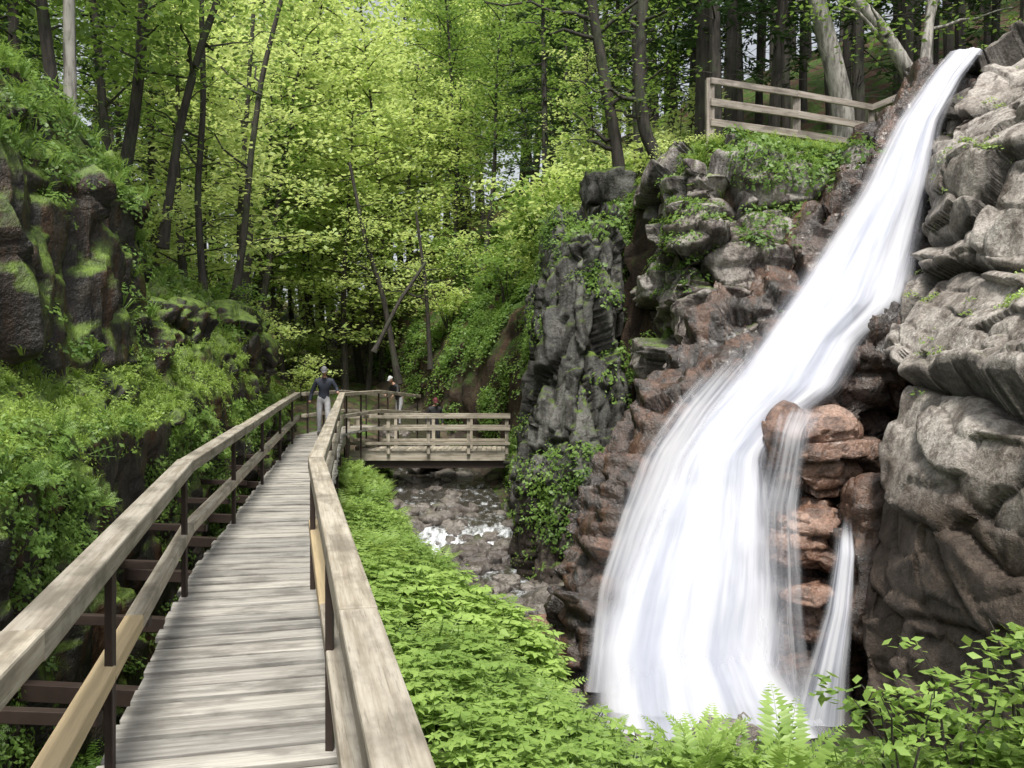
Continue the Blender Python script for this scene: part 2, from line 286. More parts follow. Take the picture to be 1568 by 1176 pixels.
right=sec([(16.5,[(3.9,3.9),(3.95,4.5),(4.0,5.0),(4.1,5.3),(5.3,5.5),(7.3,5.4),(9.6,6.6),(14,9.0),(45,15)]),
 (17.0,[(3.7,4.9),(3.75,5.6),(3.8,6.2),(4,6.5),(5.2,6.55),(7.2,6.4),(9.4,7.6),(14,9.4),(45,15)]),
 (18.6,[(2.9,3),(2.95,5),(3.0,5.9),(3.4,6.5),(5,6.7),(7.5,6.7),(9.4,7.8),(14,9.4),(45,15)]),
 (20,[(1.9,-1.5),(2.2,3),(2.4,5.0),(3,6.4),(5,6.9),(7.5,7.2),(9.5,8.0),(14,9.4),(45,15)]),
 (22,[(.7,-1.8),(.9,1),(1.1,4),(1.7,5.6),(3,6.8),(7,7.6),(10,8.4),(15,9.8),(45,15)]),
 (25,[(.5,-1.8),(.6,.5),(.7,3),(1.2,5),(2.8,6.8),(7,8.2),(11,9.2),(16,10.6),(45,16)]),
 (29,[(-.2,-1.4),(-.1,.8),(0,2.5),(.4,4),(2,6.3),(7,8.6),(12,10.2),(18,11.5),(45,18)]),
 (34,[(-2.4,.4),(-2.4,1.4),(-2.3,2.6),(-1.3,4),(1,6.3),(6,9.2),(12,11.5),(19,13.5),(48,20)]),
 (42,[(-5.6,2),(-5.4,3.2),(-4.8,4.5),(-3.6,5.8),(0,8.5),(6,12),(14,15),(20,17),(50,24)]),
 (50,[(-9,3.5),(-8.6,4.8),(-8,6),(-6.5,7.5),(-3,10),(4,14),(12,18),(20,21),(55,30)]),
 (70,[(-14,5.5),(-13,8),(-12,9),(-9,11),(-4,15),(6,20),(16,25),(26,29),(60,40)]),
 (115,[(-26,9),(-22,12),(-18,15),(-12,18),(-5,24),(10,32),(25,38),(40,44),(80,58)])])
pr=patch('forest_slope',right,330,190,M_floor,(-.5,-.3,1),(1.3,1.3,.9),.45,12,soft=.5,terr=True,ampf=lambda P:np.clip((P[:,1]-16)/3,.25,1))
gv=np.array([(-400,-400,-4.5),(400,-400,-4.5),(400,600,-4.5),(-400,600,-4.5)]); obj('ground',mesh_np('ground',gv,np.array([[0,1,2,3]]),M_floor,{'crack':np.zeros(4)}))
W=[(-2.28,11.7,1.1,3.4),(-1.61,11.9,1.05,3.7),(-.80,12.2,1.3,3.85),(.03,12.6,1.75,3.85),(.93,13,2.25,3.8),(1.49,13.3,2.75,4.35),(1.88,13.5,3.1,4.95),(2.60,14,3.75,5.5),(3.24,14.3,4.25,6.35),(4.05,14.8,4.95,6.7),(5.25,15.3,5.9,7.1),(6.57,16,6.8,7.6),(7.6,16.7,7.75,8.3),(8.30,17.2,8.45,8.95),(8.45,18.5,9.0,9.6)]
def lo_(z): return float(np.interp(z,[-3.4,-1,.5,3,5,8],[.3,.55,.9,1.2,.6,.35]))
bed=[[(xl-lo_(z),y+1.0,z-.1),(xl-.2,y+.5,z),((xl+xr)/2,y+.36,z),(xr+.3,y+.45,z),(xr+1.0,y+.5,z),(xr+2.2,y+.9,z)] for z,y,xl,xr in [(-3.4,11.6,1.17,3.2)]+W]
pb=patch('falls_rock_face',bed,280,140,M_bed,(0,-1,.4),(1.0,1.0,.5),.32,21,tilt=.15)
cl=[[(4.35,11,-3.4),(4.32,11,-1.9),(4.42,11.3,-.6),(4.98,12,.83),(5.75,13,2.46),(6.42,14,3.94),(7.08,15,5.4),(7.95,16,7.04),(8.9,16.6,7.9),(9.5,18.2,8.3)]]
cl.insert(0,[(5.3,13,-3.4),(5.3,13,-1.9),(5.4,13.3,-.6),(5.9,14,.83),(6.6,15,2.4),(7.3,16,3.9),(7.9,17,5.3),(8.6,18,6.8),(9.3,18.6,7.4),(9.8,19.5,8.0)])
cl.append([(4.75,9.6,-3.4),(4.8,9.6,-.9),(4.9,9.7,.48),(5.05,10,1.55),(5.75,11.2,2.15),(6.35,12.3,3.7),(7.0,13.5,5.06),(8.0,15,6.7),(9.1,15.9,7.7),(10.1,17.5,8.6)])
cl.append([(4.95,7.4,-3.4),(5.0,7.4,-1),(5.1,7.5,.5),(5.3,7.8,1.6),(6.0,8.8,2.2),(6.7,9.8,3.7),(7.5,11,5.2),(8.8,12.5,6.9),(9.9,13.8,8.1),(11.5,16,9.2)])
cl.append([(6,3,-3.4),(6,3,-1),(6.2,3,.5),(6.5,3.2,1.7),(7.2,4,2.4),(8.2,5,4),(9.5,6.5,5.6),(11,8,7.2),(12.5,9.5,8.6),(15,12,10)])
pc=patch('granite_cliff',cl,440,440,M_cliff,(-1,-.6,.3),(3.2,3.2,1.0),.6,36,tilt=-.5,sm=2,fine=.9,big=.0,ampf=lambda P:np.interp(P[:,2],[.8,1.8],[.55,1.]))
mid=[[(2.9,20,-2),(2.9,20,-1),(3.0,20,.5),(3,20,2),(3,20,3),(3,20,4),(3.1,20,5),(3.2,20,6),(3.6,20,6.5)],
 [(1.9,14.6,-3),(2.0,14.5,-1.3),(2.25,15,.54),(2.6,15.5,2.09),(2.70,15.7,3.02),(2.84,15.7,3.94),(3.07,16,5.04),(3.17,16.3,6.0),(3.7,17.4,6.55)],
 [(2.5,13.7,-3),(2.7,13.8,-1.1),(2.95,14.5,.6),(3.38,15,2.09),(3.82,15,2.97),(4.12,15.3,3.9),(4.37,15.8,5.0),(4.6,16.2,5.95),(5.14,17.4,6.6)],
 [(3.3,13.4,-3),(3.3,13.4,-1.2),(3.7,14.3,.6),(4.2,14.8,2.2),(4.67,15.1,3.18),(5.25,15.6,3.9),(5.88,16.1,5),(6.43,16.6,5.8),(7.1,17.5,6.5)],
 [(5,15,-3),(5,15,-1),(5,15.5,.6),(5.4,16,2.2),(5.8,16.3,3.1),(6.4,16.8,3.9),(6.9,17,5),(7.4,17.4,5.8),(7.9,18,6.6)]]
pm=patch('granite_ledge',mid,240,300,M_mid,(-.3,-1,.2),(2.1,2.1,.85),.72,44,sm=2,fine=.85,big=.03)
colr=[[(.3,24,-2.2),(.25,24,-.5),(.4,23,1.3),(.5,23,2.4),(.6,23,3.9),(.9,22.5,5),(1.3,22,5.9)],
 [(.35,17.6,-2.6),(.25,18,-.54),(.5,18.5,1.29),(.76,18.7,2.39),(.8,19,3.93),(.94,19.3,5.1),(1.3,20.3,5.8)],
 [(1.0,17.1,-2.6),(1.1,17.5,-.54),(1.3,18.0,1.29),(1.4,18.3,2.39),(1.5,18.5,3.93),(1.5,18.9,5.1),(1.7,20,5.9)],
 [(1.9,17.3,-2.6),(1.95,17.8,-.5),(2.06,18.3,1.3),(2.1,18.6,2.4),(2.15,18.9,3.9),(2.05,19.2,5.1),(2.2,20.4,5.9)],
 [(2.7,19.5,-2.6),(2.7,19.6,-.5),(2.8,20,1.3),(2.8,20.2,2.4),(2.8,20.4,3.9),(2.9,20.6,5.1),(3,21,6.2)]]
pn=patch('granite_pillar',colr,190,240,M_col,(-.3,-1,.2),(.65,.65,2.6),.42,53,sm=2,fine=1.1)
def boulder(name,c,size,mat,s=0,parent=None,sc_=.5,amp=.16,yaw=0.,res=34,ex=.65):
    u=np.linspace(0,2*np.pi,res*2,endpoint=False); v=np.linspace(-np.pi/2,np.pi/2,res)
    U,Vv=np.meshgrid(u,v,indexing='ij'); f=lambda x:np.sign(x)*np.abs(x)**ex
    P=np.stack([f(np.cos(Vv))*f(np.cos(U)),f(np.cos(Vv))*f(np.sin(U)),f(np.sin(Vv))],-1).reshape(-1,3)
    S=np.array(size); Q=P*S; d,cr=rock_disp(Q+np.array(c),(S.mean()*1.6,S.mean()*1.6,S.mean()*.9),S.mean()*amp*3,s); Q=Q+unit(P)*d[:,None]
    cy,sy=math.cos(yaw),math.sin(yaw); Q=Q@np.array([[cy,sy,0],[-sy,cy,0],[0,0,1]])
    i=np.arange(len(Q)).reshape(res*2,res); j=np.roll(i,-1,0)
    F=np.stack([i[:,:-1],j[:,:-1],j[:,1:],i[:,1:]],-1).reshape(-1,4)
    return obj(name,mesh_np(name,Q+np.array(c),F,mat,{'crack':cr*.7}),parent)
for i,(c,s,yw) in enumerate([((4.4,13.15,1.05),(.8,.6,.55),.2),((4.3,12.8,-.2),(.55,.45,.42),.1),((4.15,12.4,-1.2),(.38,.35,.4),.9)]):
    boulder('red_rock_ledge',c,s,M_red,4+2*i,yaw=yw,res=80,amp=.13)
boulder('wet_dark_boulder',(5.75,14.1,2.5),(.55,.5,.75),M_bed,11,res=50)
boulder('wet_dark_boulder',(4.9,12.2,-.4),(.45,.5,1.1),M_bed,19,res=50)
boulder('wet_dark_boulder',(3.85,12.0,-2.0),(.45,.35,.3),M_bed,12,res=40)
boulder('red_rock_ledge',(.85,13.5,-2.0),(.8,.5,.30),M_red,15,yaw=-.4,res=50)
boulder('mossy_boulder',(2.35,21.4,6.5),(.5,.5,.75),M_col,16,res=40)
boulder('mossy_boulder',(-5.9,15.2,3.0),(.6,.7,.55),M_left,17,res=44)
boulder('mossy_boulder',(-6.2,19.5,2.9),(.85,1.0,.75),M_left,18,res=50)
sr=empty('stream_rocks')
r=np.random.default_rng(5)
def sx(y): return np.interp(y,[7,9,12,15,18,22,26,30,36],[2.6,2.5,1.5,.5,-.3,-1.7,-2.2,-2.9,-4.3])
for k in range(240):
    y=r.uniform(9.5,34.5) if k%2 else r.uniform(14,24); s=r.uniform(.08,.24)*(1 if y>13 else .8)*(1.9 if k%7==0 else 1); x=sx(y)+r.normal()*.95
    z=np.interp(y,[9,15,18,20.3,22,26,30,36],[-2.42,-2.25,-2.05,-1.9,-1.53,-1.38,-.98,.5])
    boulder('rock_%d'%k,(x,y,z),(s*1.3,s,s*.8),M_stone,k+60,parent=sr,res=14,yaw=r.uniform(0,3))
# ---------------------------------------------------------------- water
def water_mat(name,seed,base=1.,lo=.2,hi=.7,su=10.,sv=.35):
    m,nt,o=newmat(name); a=nd(nt,'ShaderNodeAttribute',attribute_name='flow').outputs['Vector']; fd=nd(nt,'ShaderNodeAttribute',attribute_name='fade').outputs['Fac']
    sp=nd(nt,'ShaderNodeSeparateXYZ',{0:a}); a2=nd(nt,'ShaderNodeVectorMath',{0:a,1:(seed,seed*.7,0)},operation='ADD').outputs[0]
    n=noise(nt,scl(nt,a2,(su,sv,.0)),1.,5,.55); n2=noise(nt,scl(nt,a2,(su*3,sv*1.6,0.)),1.,4,.55)
    nn=mth(nt,'ADD',mth(nt,'MULTIPLY',n,.7),mth(nt,'MULTIPLY',n2,.3))
    th=mth(nt,'SUBTRACT',mth(nt,'ADD',nn,sp.outputs[2]),mth(nt,'MULTIPLY',mth(nt,'SUBTRACT',1.,fd),.4))
    al=mth(nt,'MULTIPLY',sst(nt,th,lo,hi),base); al=mth(nt,'MULTIPLY',al,sst(nt,fd,0.,.8))
    c=mixc(nt,sst(nt,nn,.35,.62),(.56,.59,.69),(.84,.85,.90))  # bluish-grey streaks put shading into the water colour
    d=nd(nt,'ShaderNodeBsdfPrincipled',{'Base Color':c,'Roughness':.6,'Specular IOR Level':.1}); t=nd(nt,'ShaderNodeBsdfTranslucent',{0:c})
    x=nd(nt,'ShaderNodeMixShader',{0:.3,1:d.outputs[0],2:t.outputs[0]}); tr=nd(nt,'ShaderNodeBsdfTransparent')
    y=nd(nt,'ShaderNodeMixShader',{0:al,1:tr.outputs[0],2:x.outputs[0]}); nt.links.new(y.outputs[0],o.inputs[0]); return m
wf=empty('waterfall')
def sheet(name,rows,off,mat,dens,bulge=.25,nu=60,nv=260,fold=.05,s=0,ef=.4,vt=0.,vb=0.):
    C=[]
    for z,y,xl,xr in rows:
        C.append([(xl+(xr-xl)*t,y-off-bulge*math.sin(math.pi*t),z+off*.3) for t in (0,.25,.5,.75,1)])
    G=resample(C,nv,nu,6); Nn=gnormals(G,(0,-1,.4)); P=G.reshape(-1,3)
    u=np.tile(np.linspace(0,1,nu),nv); L=np.concatenate([[0],np.cumsum(np.linalg.norm(np.diff(G[:,nu//2],axis=0),axis=1))]); v=np.repeat(L,nu)
    wd=np.repeat(np.linalg.norm(G[:,-1]-G[:,0],axis=1),nu)
    q=np.stack([u*6,v*.45,np.full(len(u),s*3.3)],1); d=fbm(q,4,s)*fold*2+fbm(q*np.array([3.5,2,1]),3,s+3)*fold*.7
    P=P+Nn.reshape(-1,3)*d[:,None]
    fade=np.clip(np.minimum(u,1-u)*wd/np.minimum(ef,wd*.35),0,1)
    if vt: fade=fade*np.clip((L[-1]-v)/vt,0,1)
    if vb: fade=fade*np.clip(v/vb,0,1)
    de=dens(u,v,P)+fbm(np.stack([P[:,0]*1.6,P[:,2]*2.2,u*0+s],1),3,s+9)*.25*np.interp(P[:,2],[-2,-1,1.5,3],[.2,1,1,.3])
    obj(name,mesh_np(name,P,gquads(nv,nu),mat,{'flow':np.stack([u,v,de],1),'fade':fade}),wf)
WM1=water_mat('falling_water_veil',3.,.85,.24,.78,6.,.22); WM2=water_mat('falling_water_core',11.,.93,.24,.68,4.,.2); WM3=water_mat('falling_water_strands',19.,.65,.30,.8,6.,.22)
def dmain(u,v,P):
    z=P[:,2]; d=np.interp(z,[-2.4,-1.5,-.5,.7,1.7,3,5,8],[.46,.32,.20,.16,.26,.25,.24,.3])
    d=d-np.where(z<1.2,np.clip((u-.62)*1.2,0,1)*np.clip((1.2-z)*1.,0,1)*.5,0)
    return d
sheet('veil',[(z,y,xl-.12,xr+.1) for z,y,xl,xr in W],.20,WM1,dmain,.3,s=1,ef=.6)
sheet('core',[(z,y,xl+(xr-xl)*.03,xr-(xr-xl)*(.05 if z<1.2 else .0)) for z,y,xl,xr in W],.03,WM2,lambda u,v,P:dmain(u,v,P)+.03,.3,s=5,ef=.45)
sheet('side_strands',[(-2.1,11.9,.75,1.9),(-.8,12.4,.95,2.1),(.03,12.8,1.25,2.5),(.93,13.25,1.65,3.0),(1.6,13.6,2.2,3.5),(2.2,13.8,2.8,4.0),(2.9,14.1,3.6,4.6)],.14,WM3,lambda u,v,P:.03+.3*u,.12,nv=120,s=9,ef=.6,vt=1.6)
sheet('side_fall',[(-2.25,11.1,3.35,4.25),(-1.6,11.15,3.6,4.25),(-.9,11.3,3.9,4.35),(-.2,11.5,4.1,4.45),(.3,11.8,4.25,4.52)],.1,WM1,lambda u,v,P:.2+0*u,.08,nu=30,nv=120,s=13,ef=.3,vt=.6)
sheet('rock_trickle',[(-2.2,11.6,2.9,4.2),(-1,11.85,3.0,4.1),(.3,12.15,3.1,4.1),(1.3,12.35,3.4,4.3),(1.75,12.9,3.6,4.9)],.12,WM3,lambda u,v,P:.02+0*u,.1,nv=140,s=17,ef=.6,vt=.4)
sheet('base_spray',[(-2.35,11.0,.9,4.2),(-2.0,11.25,.9,4.0),(-1.5,11.5,1.0,3.7),(-.9,11.75,1.3,3.3)],.1,WM1,lambda u,v,P:.24+0*u,.2,nv=60,s=21,ef=.8,vt=1.2)
def stream_mat():
    m,nt,o=newmat('stream_water'); co=nd(nt,'ShaderNodeTexCoord').outputs['Object']; f=nd(nt,'ShaderNodeAttribute',attribute_name='foam').outputs['Fac']
    n=noise(nt,scl(nt,co,(3.5,1.3,3)),1.5,6,.65); n2=noise(nt,scl(nt,co,(9,2.5,3)),1.5,5,.65); fo=sst(nt,mth(nt,'ADD',f,mth(nt,'MULTIPLY',mth(nt,'SUBTRACT',n,.5),2.0)),.45,1.1)
    c=mixc(nt,fo,(.04,.036,.028),mixc(nt,sst(nt,n2,.35,.65),(.38,.40,.43),(.82,.85,.89))); b=nd(nt,'ShaderNodeBump',{'Height':n,'Strength':.6,'Distance':.08}).outputs[0]
    p=nd(nt,'ShaderNodeBsdfPrincipled',{'Base Color':c,'Roughness':mth(nt,'ADD',.06,mth(nt,'MULTIPLY',fo,.5)),'Normal':b,'Specular IOR Level':.6}); nt.links.new(p.outputs[0],o.inputs[0]); return m
S=[(5,2.0,4.2,-2.33),(9,.8,4.2,-2.34),(12,.3,4.6,-2.36),(13.2,.1,3.2,-2.30),(15,-.4,1.9,-2.18),(18,-1.5,1.0,-2.0),(20.3,-2.2,.3,-1.88),(21.3,-2.8,-.0,-1.5),(23,-3.1,-.2,-1.44),(26,-3.7,-.4,-1.3),(30,-4.2,-1.2,-.85),(33,-4.8,-2.6,.0),(36,-5.4,-3.4,.7)]
C=[[(a+(b-a)*t,y,z) for t in (0,.33,.66,1)] for y,a,b,z in S]; G=resample(C,300,40,1); P=G.reshape(-1,3); P[:,2]+=fbm(P*2,3,4)*.12
fy=np.interp(P[:,1],[9,10.5,11.3,12.2,13,14,17,19.5,20.4,21.3,22.2,25,30,32,34],[.1,.3,.75,1,.6,.5,.55,.55,.9,.85,.55,.5,.4,.2,.1]); fx=np.where(P[:,1]<13,np.exp(-((P[:,0]-2.3)/1.6)**2),1)
obj('stream',mesh_np('stream',P,gquads(300,40),stream_mat(),{'foam':fy*fx}))
# ---------------------------------------------------------------- timber
class Beams:
    def __init__(s): s.V=[];s.F=[];s.l=[];s.v=[];s.n=0
    def add(s,p0,p1,w,h,var=None,up=(0,0,1)):
        p0=np.array(p0,float);p1=np.array(p1,float);d=p1-p0;L=np.linalg.norm(d);t=d/L;up=np.array(up,float)
        sd_=unit(np.cross(t,up)); u=np.cross(sd_,t)
        var=random.random()*.9 if var is None else var; k=s.n
        for q,a in ((p0,0.),(p1,L)):
            for su,sv in ((-1,-1),(1,-1),(1,1),(-1,1)):
                j=np.array([random.uniform(-1,1)*.003 for _ in range(3)])
                s.V.append(q+sd_*su*w/2+u*sv*h/2+j); s.l.append((a,su*w/2,sv*h/2)); s.v.append(var)
        s.F+= [[k,k+3,k+2,k+1],[k+4,k+5,k+6,k+7],[k,k+1,k+5,k+4],[k+1,k+2,k+6,k+5],[k+2,k+3,k+7,k+6],[k+3,k,k+4,k+7]]; s.n+=8
    def make(s,name,mat,parent,bev=.006):
        me=mesh_np(name,np.array(s.V),np.array(s.F),mat,{'loc':np.array(s.l),'var':np.array(s.v)},False); o=obj(name,me,parent)
        if bev: b=o.modifiers.new('bevel','BEVEL'); b.width=bev; b.segments=2; b.limit_method='ANGLE'
        return o
bw=empty('boardwalk')
cl_=np.array([(0.4,-3,-.12),(-.91,2.26,-.08),(-1.51,4.62,0),(-2.5,8.53,.134),(-5.2,24,.62),(-4.75,28,.66),(-3.95,32.5,.45)])
def cpt(y):
    return np.array([np.interp(y,cl_[:,1],cl_[:,k]) for k in range(3)])
def crt(y,e=.15):
    t=unit(cpt(y+e)-cpt(y-e)); t[2]=0; t=unit(t); return np.array([t[1],-t[0],0])
dk=Beams(); y=-2.8; k=0
while y<32:
    wd=.205 if k%2 else .235; gap=.016 if k%2 else .052
    a=cpt(y+wd/2); rr=crt(a[1]); hw=.62+random.uniform(-.025,.025)
    z=random.uniform(-.007,.007); tilt=random.uniform(-.005,.005); sk=random.uniform(-.01,.01)
    dk.add(a-rr*hw+(0,sk,z-.02+tilt),a+rr*hw+(0,-sk,z-.02-tilt),wd,.045); y+=wd+gap; k+=1
dk.make('deck_planks',W_deck,bw,.006)
ed=Beams()
posts=[-2,1.35,4.7,8.0,11.4,14.8,18.2,21.6,24.6]
for sgn in (-1,1):
    for a,b in zip(posts[:-1],posts[1:]):
        p,q=cpt(a)+crt(a)*sgn*.5+(0,0,-.17),cpt(b)+crt(b)*sgn*.5+(0,0,-.17); ed.add(p,q,.09,.24,up=(0,0,1))
ed.make('stringers',W_fence,bw)
ra=Beams(); st=Beams()
knots=[-2.9,-.4,3.35,8.53,12.6,16.6,20.4,24.0]
for sgn in (-1,1):
    for i,(a,b) in enumerate(zip(knots[:-1],knots[1:])):
        oa=sgn*.6; p=cpt(a)+crt(a)*oa; q=cpt(b)+crt(b)*oa
        p=p+(0,0,random.uniform(-.012,.012))
        ra.add(p+(0,0,1.10),q+(0,0,1.10),.155,.115)
    kn2=[-2.9,2.0,5.6,8.53,12.0,16.0,20,24]
    for i,(a,b) in enumerate(zip(kn2[:-1],kn2[1:])):
        oa=sgn*.585; p=cpt(a)+crt(a)*oa; q=cpt(b)+crt(b)*oa
        ra.add(p+(0,0,.50),q+(0,0,.50),.11,.10,var=.97 if (i==1 and sgn==-1) or (i==2 and sgn==1) else None)
    for yy in posts:
        p=cpt(yy)+crt(yy)*sgn*.555; st.add(p+(0,0,-.35),p+(0,0,1.06),.045,.045,up=(0,1,0))
        if sgn<0 and yy<23:
            for dy in (0,1.65):
                p=cpt(yy+dy)+crt(yy+dy)*-.6; st.add(p+(0,0,.28),p+(-1.1,.05,.30),.06,.07); st.add(p+(0,0,-.25),p+(-1.3,.05,-.2),.10,.12)
        if sgn>0: st.add(p+(.02,0,-.3),p+(.02,0,-1.6),.08,.08,up=(0,1,0))
for sgn in (-1,1):
    ys=[24.1,28,32.4] if sgn>0 else [24.4,28,32.4]
    for a,b in zip(ys[:-1],ys[1:]):
        for h in (1.1,.5): ra.add(cpt(a)+crt(a+.5)*sgn*.6+(0,0,h),cpt(b)+crt(b-.5)*sgn*.6+(0,0,h),.13,.10)
    for yy in (26,28,30,32.3):
        p=cpt(yy)+crt(yy)*sgn*.56; st.add(p+(0,0,-1.2),p+(0,0,1.06),.05,.05,up=(0,1,0))
ra.make('timber_rails',W_rail,bw,.012); st.make('steel_posts',M_steel,bw,.004)
fb=empty('footbridge'); B=Beams(); x=-4.35
while x<-.15: B.add((x,26.7,.0),(x,28.2,.0),.14,.045); x+=.152
B.add((-5.0,26.62,-.15),(-.1,26.62,-.15),.06,.30,.7); B.add((-5.0,28.28,-.15),(-.1,28.28,-.15),.06,.30)
for yy in (26.6,28.3):
    for xx in (-4.9,-3.7,-2.5,-1.3,-.16): B.add((xx,yy-.05,-.1),(xx,yy-.05,1.0),.1,.1,up=(0,1,0))
    for h,t in ((1.02,.1),(.66,.09),(.22,.09)): B.add((-5.05,yy-.13,h),(-.05,yy-.13,h),.05,t,.5)
B.make('timber',W_rail,fb,.006)
B=Beams(); 
for yy in (26.75,27.5,28.15): B.add((-5.2,yy,-.42),(.4,yy,-.42),.12,.22)
B.make('steel_girders',M_steel,fb,.004)
fe=empty('wooden_fence'); B=Beams(); fp=[(3.9,17.5),(5.85,18.3),(7.76,19.2),(8.75,18.6)]
for i,(x,y) in enumerate(fp): B.add((x,y,6.2),(x,y,8.02),.16,.16,up=(0,1,0))
for (a,b),(c,d) in zip(fp[:-1],fp[1:]):
    z1=7.95; z2=7.95 if c<8 else 8.27
    for dz,t in ((0,.13),(-.42,.15),(-.82,.15)): B.add((a,b-.11,z1+dz),(c,d-.11,z2+dz),.05,t)
B.make('timber',W_fence,fe,.008)
# ---------------------------------------------------------------- vegetation templates
def t_clump(seed,n=26,R=.16,H=.16,leaf=.06,asp=.6):
    r=np.random.default_rng(seed); th=r.random(n)*6.28; rr=np.sqrt(r.random(n))*R; z=H*(1-(rr/R)**2*.7)*r.uniform(.35,1,n)
    c=np.stack([np.cos(th)*rr,np.sin(th)*rr,z],1); nn=np.stack([np.cos(th)*.5,np.sin(th)*.5,np.ones(n)],1)+r.normal(size=(n,3))*.35
    V,F=leaves(c,nn,leaf*r.uniform(.6,1.2,n),asp,r); return V,F,np.zeros(len(F),int),np.repeat(r.random(n),4)
def t_herb(seed,H=.35,stems=4,leaf=.10):
    r=np.random.default_rng(seed); A=Acc()
    for k in range(stems):
        th=r.random()*6.28; h=H*r.uniform(.6,1.1); e=np.array([math.cos(th)*h*.35,math.sin(th)*h*.35,h]); P=e*np.linspace(0,1,4)[:,None]
        V,F=tube(P,[.006,.005,.004,.003],3); A.add(V,F,0)
        for j in range(3):
            q=e*(.5+.25*j); m=5; a=np.arange(m)/m*6.28+r.random(); D=np.stack([np.cos(a),np.sin(a),0*a-.15],1); l=leaf*r.uniform(.7,1.1)*(1.1-.15*j)
            V,F=leaves(q+D*l*.5,np.array([0,0,1.])+r.normal(size=(m,3))*.2,l,.5,r,tdir=D); A.add(V,F,0,np.repeat(.3+.7*r.random(m),4))
    return A.out()
def t_fern(seed,L=.5,nf=8,pairs=12,rise=.85):
    r=np.random.default_rng(seed); A=Acc()
    for k in range(nf):
        th=k/nf*6.28+r.uniform(-.3,.3); l=L*r.uniform(.75,1.1); D=np.array([math.cos(th),math.sin(th),0]); S_=np.array([-D[1],D[0],0])
        t=np.linspace(.15,1,pairs); ri=rise*r.uniform(.85,1.15)
        P=D*(l*.62*t**1.3)[:,None]+np.array([0,0,1.])*(l*(1.25*t-.55*t**2)*ri)[:,None]
        ll=l*.26*np.sin(np.pi*np.clip(t*.93+.05,0,1))**.8*(1-.35*t); T=unit(np.gradient(P,axis=0))
        for sg in (-1,1):
            n=unit(np.cross(T,S_*sg)*sg*1.0+r.normal(size=P.shape)*.12); dr=unit(S_*sg+T*.35)
            V,F=leaves(P+dr*(ll*.5)[:,None],n,ll,.30,r,tdir=dr); A.add(V,F,0,np.repeat(.4+.6*r.random(pairs),4))
        V,F=tube(np.vstack([[0,0,0],P[::3]]),np.linspace(.006,.002,len(P[::3])+1),3); A.add(V,F)
    return A.out()
def t_grass(seed,n=16,H=.22):
    r=np.random.default_rng(seed)
    th=r.random(n)*6.28; D=np.stack([np.cos(th),np.sin(th),0*th],1); S_=np.stack([-np.sin(th),np.cos(th),0*th],1); h=H*r.uniform(.6,1.2,n)[:,None]; b=D*r.random((n,1))*.05
    w_=.007; up=np.array([0,0,1.]); p1=b+D*h*.25+up*h*.7; p2=b+D*h*.7+up*h*.85
    V=np.stack([b-S_*w_,b+S_*w_,p1+S_*w_,p1-S_*w_,p1-S_*w_,p1+S_*w_,p2+S_*.001,p2-S_*.001],1).reshape(-1,3)
    F=np.arange(n*8).reshape(n*2,4); return V,F,np.zeros(len(F),int),np.repeat(r.random(n),8)
def t_bush(seed,H=1.6,R=.9,stems=6,leaf=.11,nsp=26,nl=26):
    r=np.random.default_rng(seed); A=Acc()
    for k in range(stems):
        th=r.random()*6.28; e=np.array([math.cos(th)*R*r.uniform(.3,.9),math.sin(th)*R*r.uniform(.3,.9),H*r.uniform(.65,1)]); t=np.linspace(0,1,6)[:,None]
        P=e*t+np.array([0,0,1.])*(np.sin(t*np.pi)*H*.1)+r.normal(size=(6,3))*.02; V,F=tube(P,np.linspace(.018,.005,6)*H/1.6,5); A.add(V,F,0)
        for j in range(nsp//stems+1):
            q=P[r.integers(2,6)]+r.normal(size=3)*np.array([.25,.25,.12])*R; c=q+r.normal(size=(nl,3))*np.array([.2,.2,.06])*R*.9
            n=np.array([0,0,1.])+r.normal(size=(nl,3))*.4; V,F=leaves(c,n,leaf*r.uniform(.6,1.2,nl),.6,r); A.add(V,F,1,np.repeat(np.clip(.35+.4*(c[:,2]/H)+r.normal(size=nl)*.15,0,1),4))  # leaf tone lightens with height: crown light put into the colour
    return A.out()
def t_tree(seed,H=12,cb=.25,spread=2.6,leaf=.22,limbs=30,sprays=5,nl=24,lean=.6,r0=.14):
    r=np.random.default_rng(seed); A=Acc(); t=np.linspace(0,1,12)
    l=r.normal(size=2)*lean; b=r.normal(size=2)*.25
    P=np.stack([l[0]*t**1.5+b[0]*np.sin(t*5),l[1]*t**1.5+b[1]*np.sin(t*4),H*t],1); V,F=tube(P,r0*(1-t)**.8+.015,8,.15,seed); A.add(V,F,0)
    for k in range(limbs):
        f=cb+(1-cb)*(k+r.random())/limbs; p0=np.array([np.interp(f,t,P[:,i]) for i in range(3)]); th=k*2.4+r.uniform(-.5,.5)
        L=spread*(1-abs(f-cb-.25)*.75)*r.uniform(.55,1.15); el=r.uniform(.05,.55); D=np.array([math.cos(th),math.sin(th),el])
        s=np.linspace(0,1,6)[:,None]; Q=p0+D*L*s+np.array([0,0,-.12*L])*s**2+r.normal(size=(6,3))*.05*s; V,F=tube(Q,np.linspace(.035,.006,6)*H/12,4); A.add(V,F,0)
        for j in range(sprays):
            q=Q[min(5,2+j%4)]+r.normal(size=3)*np.array([.38,.38,.12])*L*.5; m=int(nl*r.uniform(.5,1.3)); c=q+r.normal(size=(m,3))*np.array([.42,.42,.09])
            n=np.array([0,0,1.])+r.normal(size=(m,3))*.38; V,F=leaves(c,n,leaf*r.uniform(.6,1.2,m),.6,r); A.add(V,F,1,np.repeat(np.clip(.25+.5*r.random()+r.normal(size=m)*.15,0,1),4))
    return A.out()
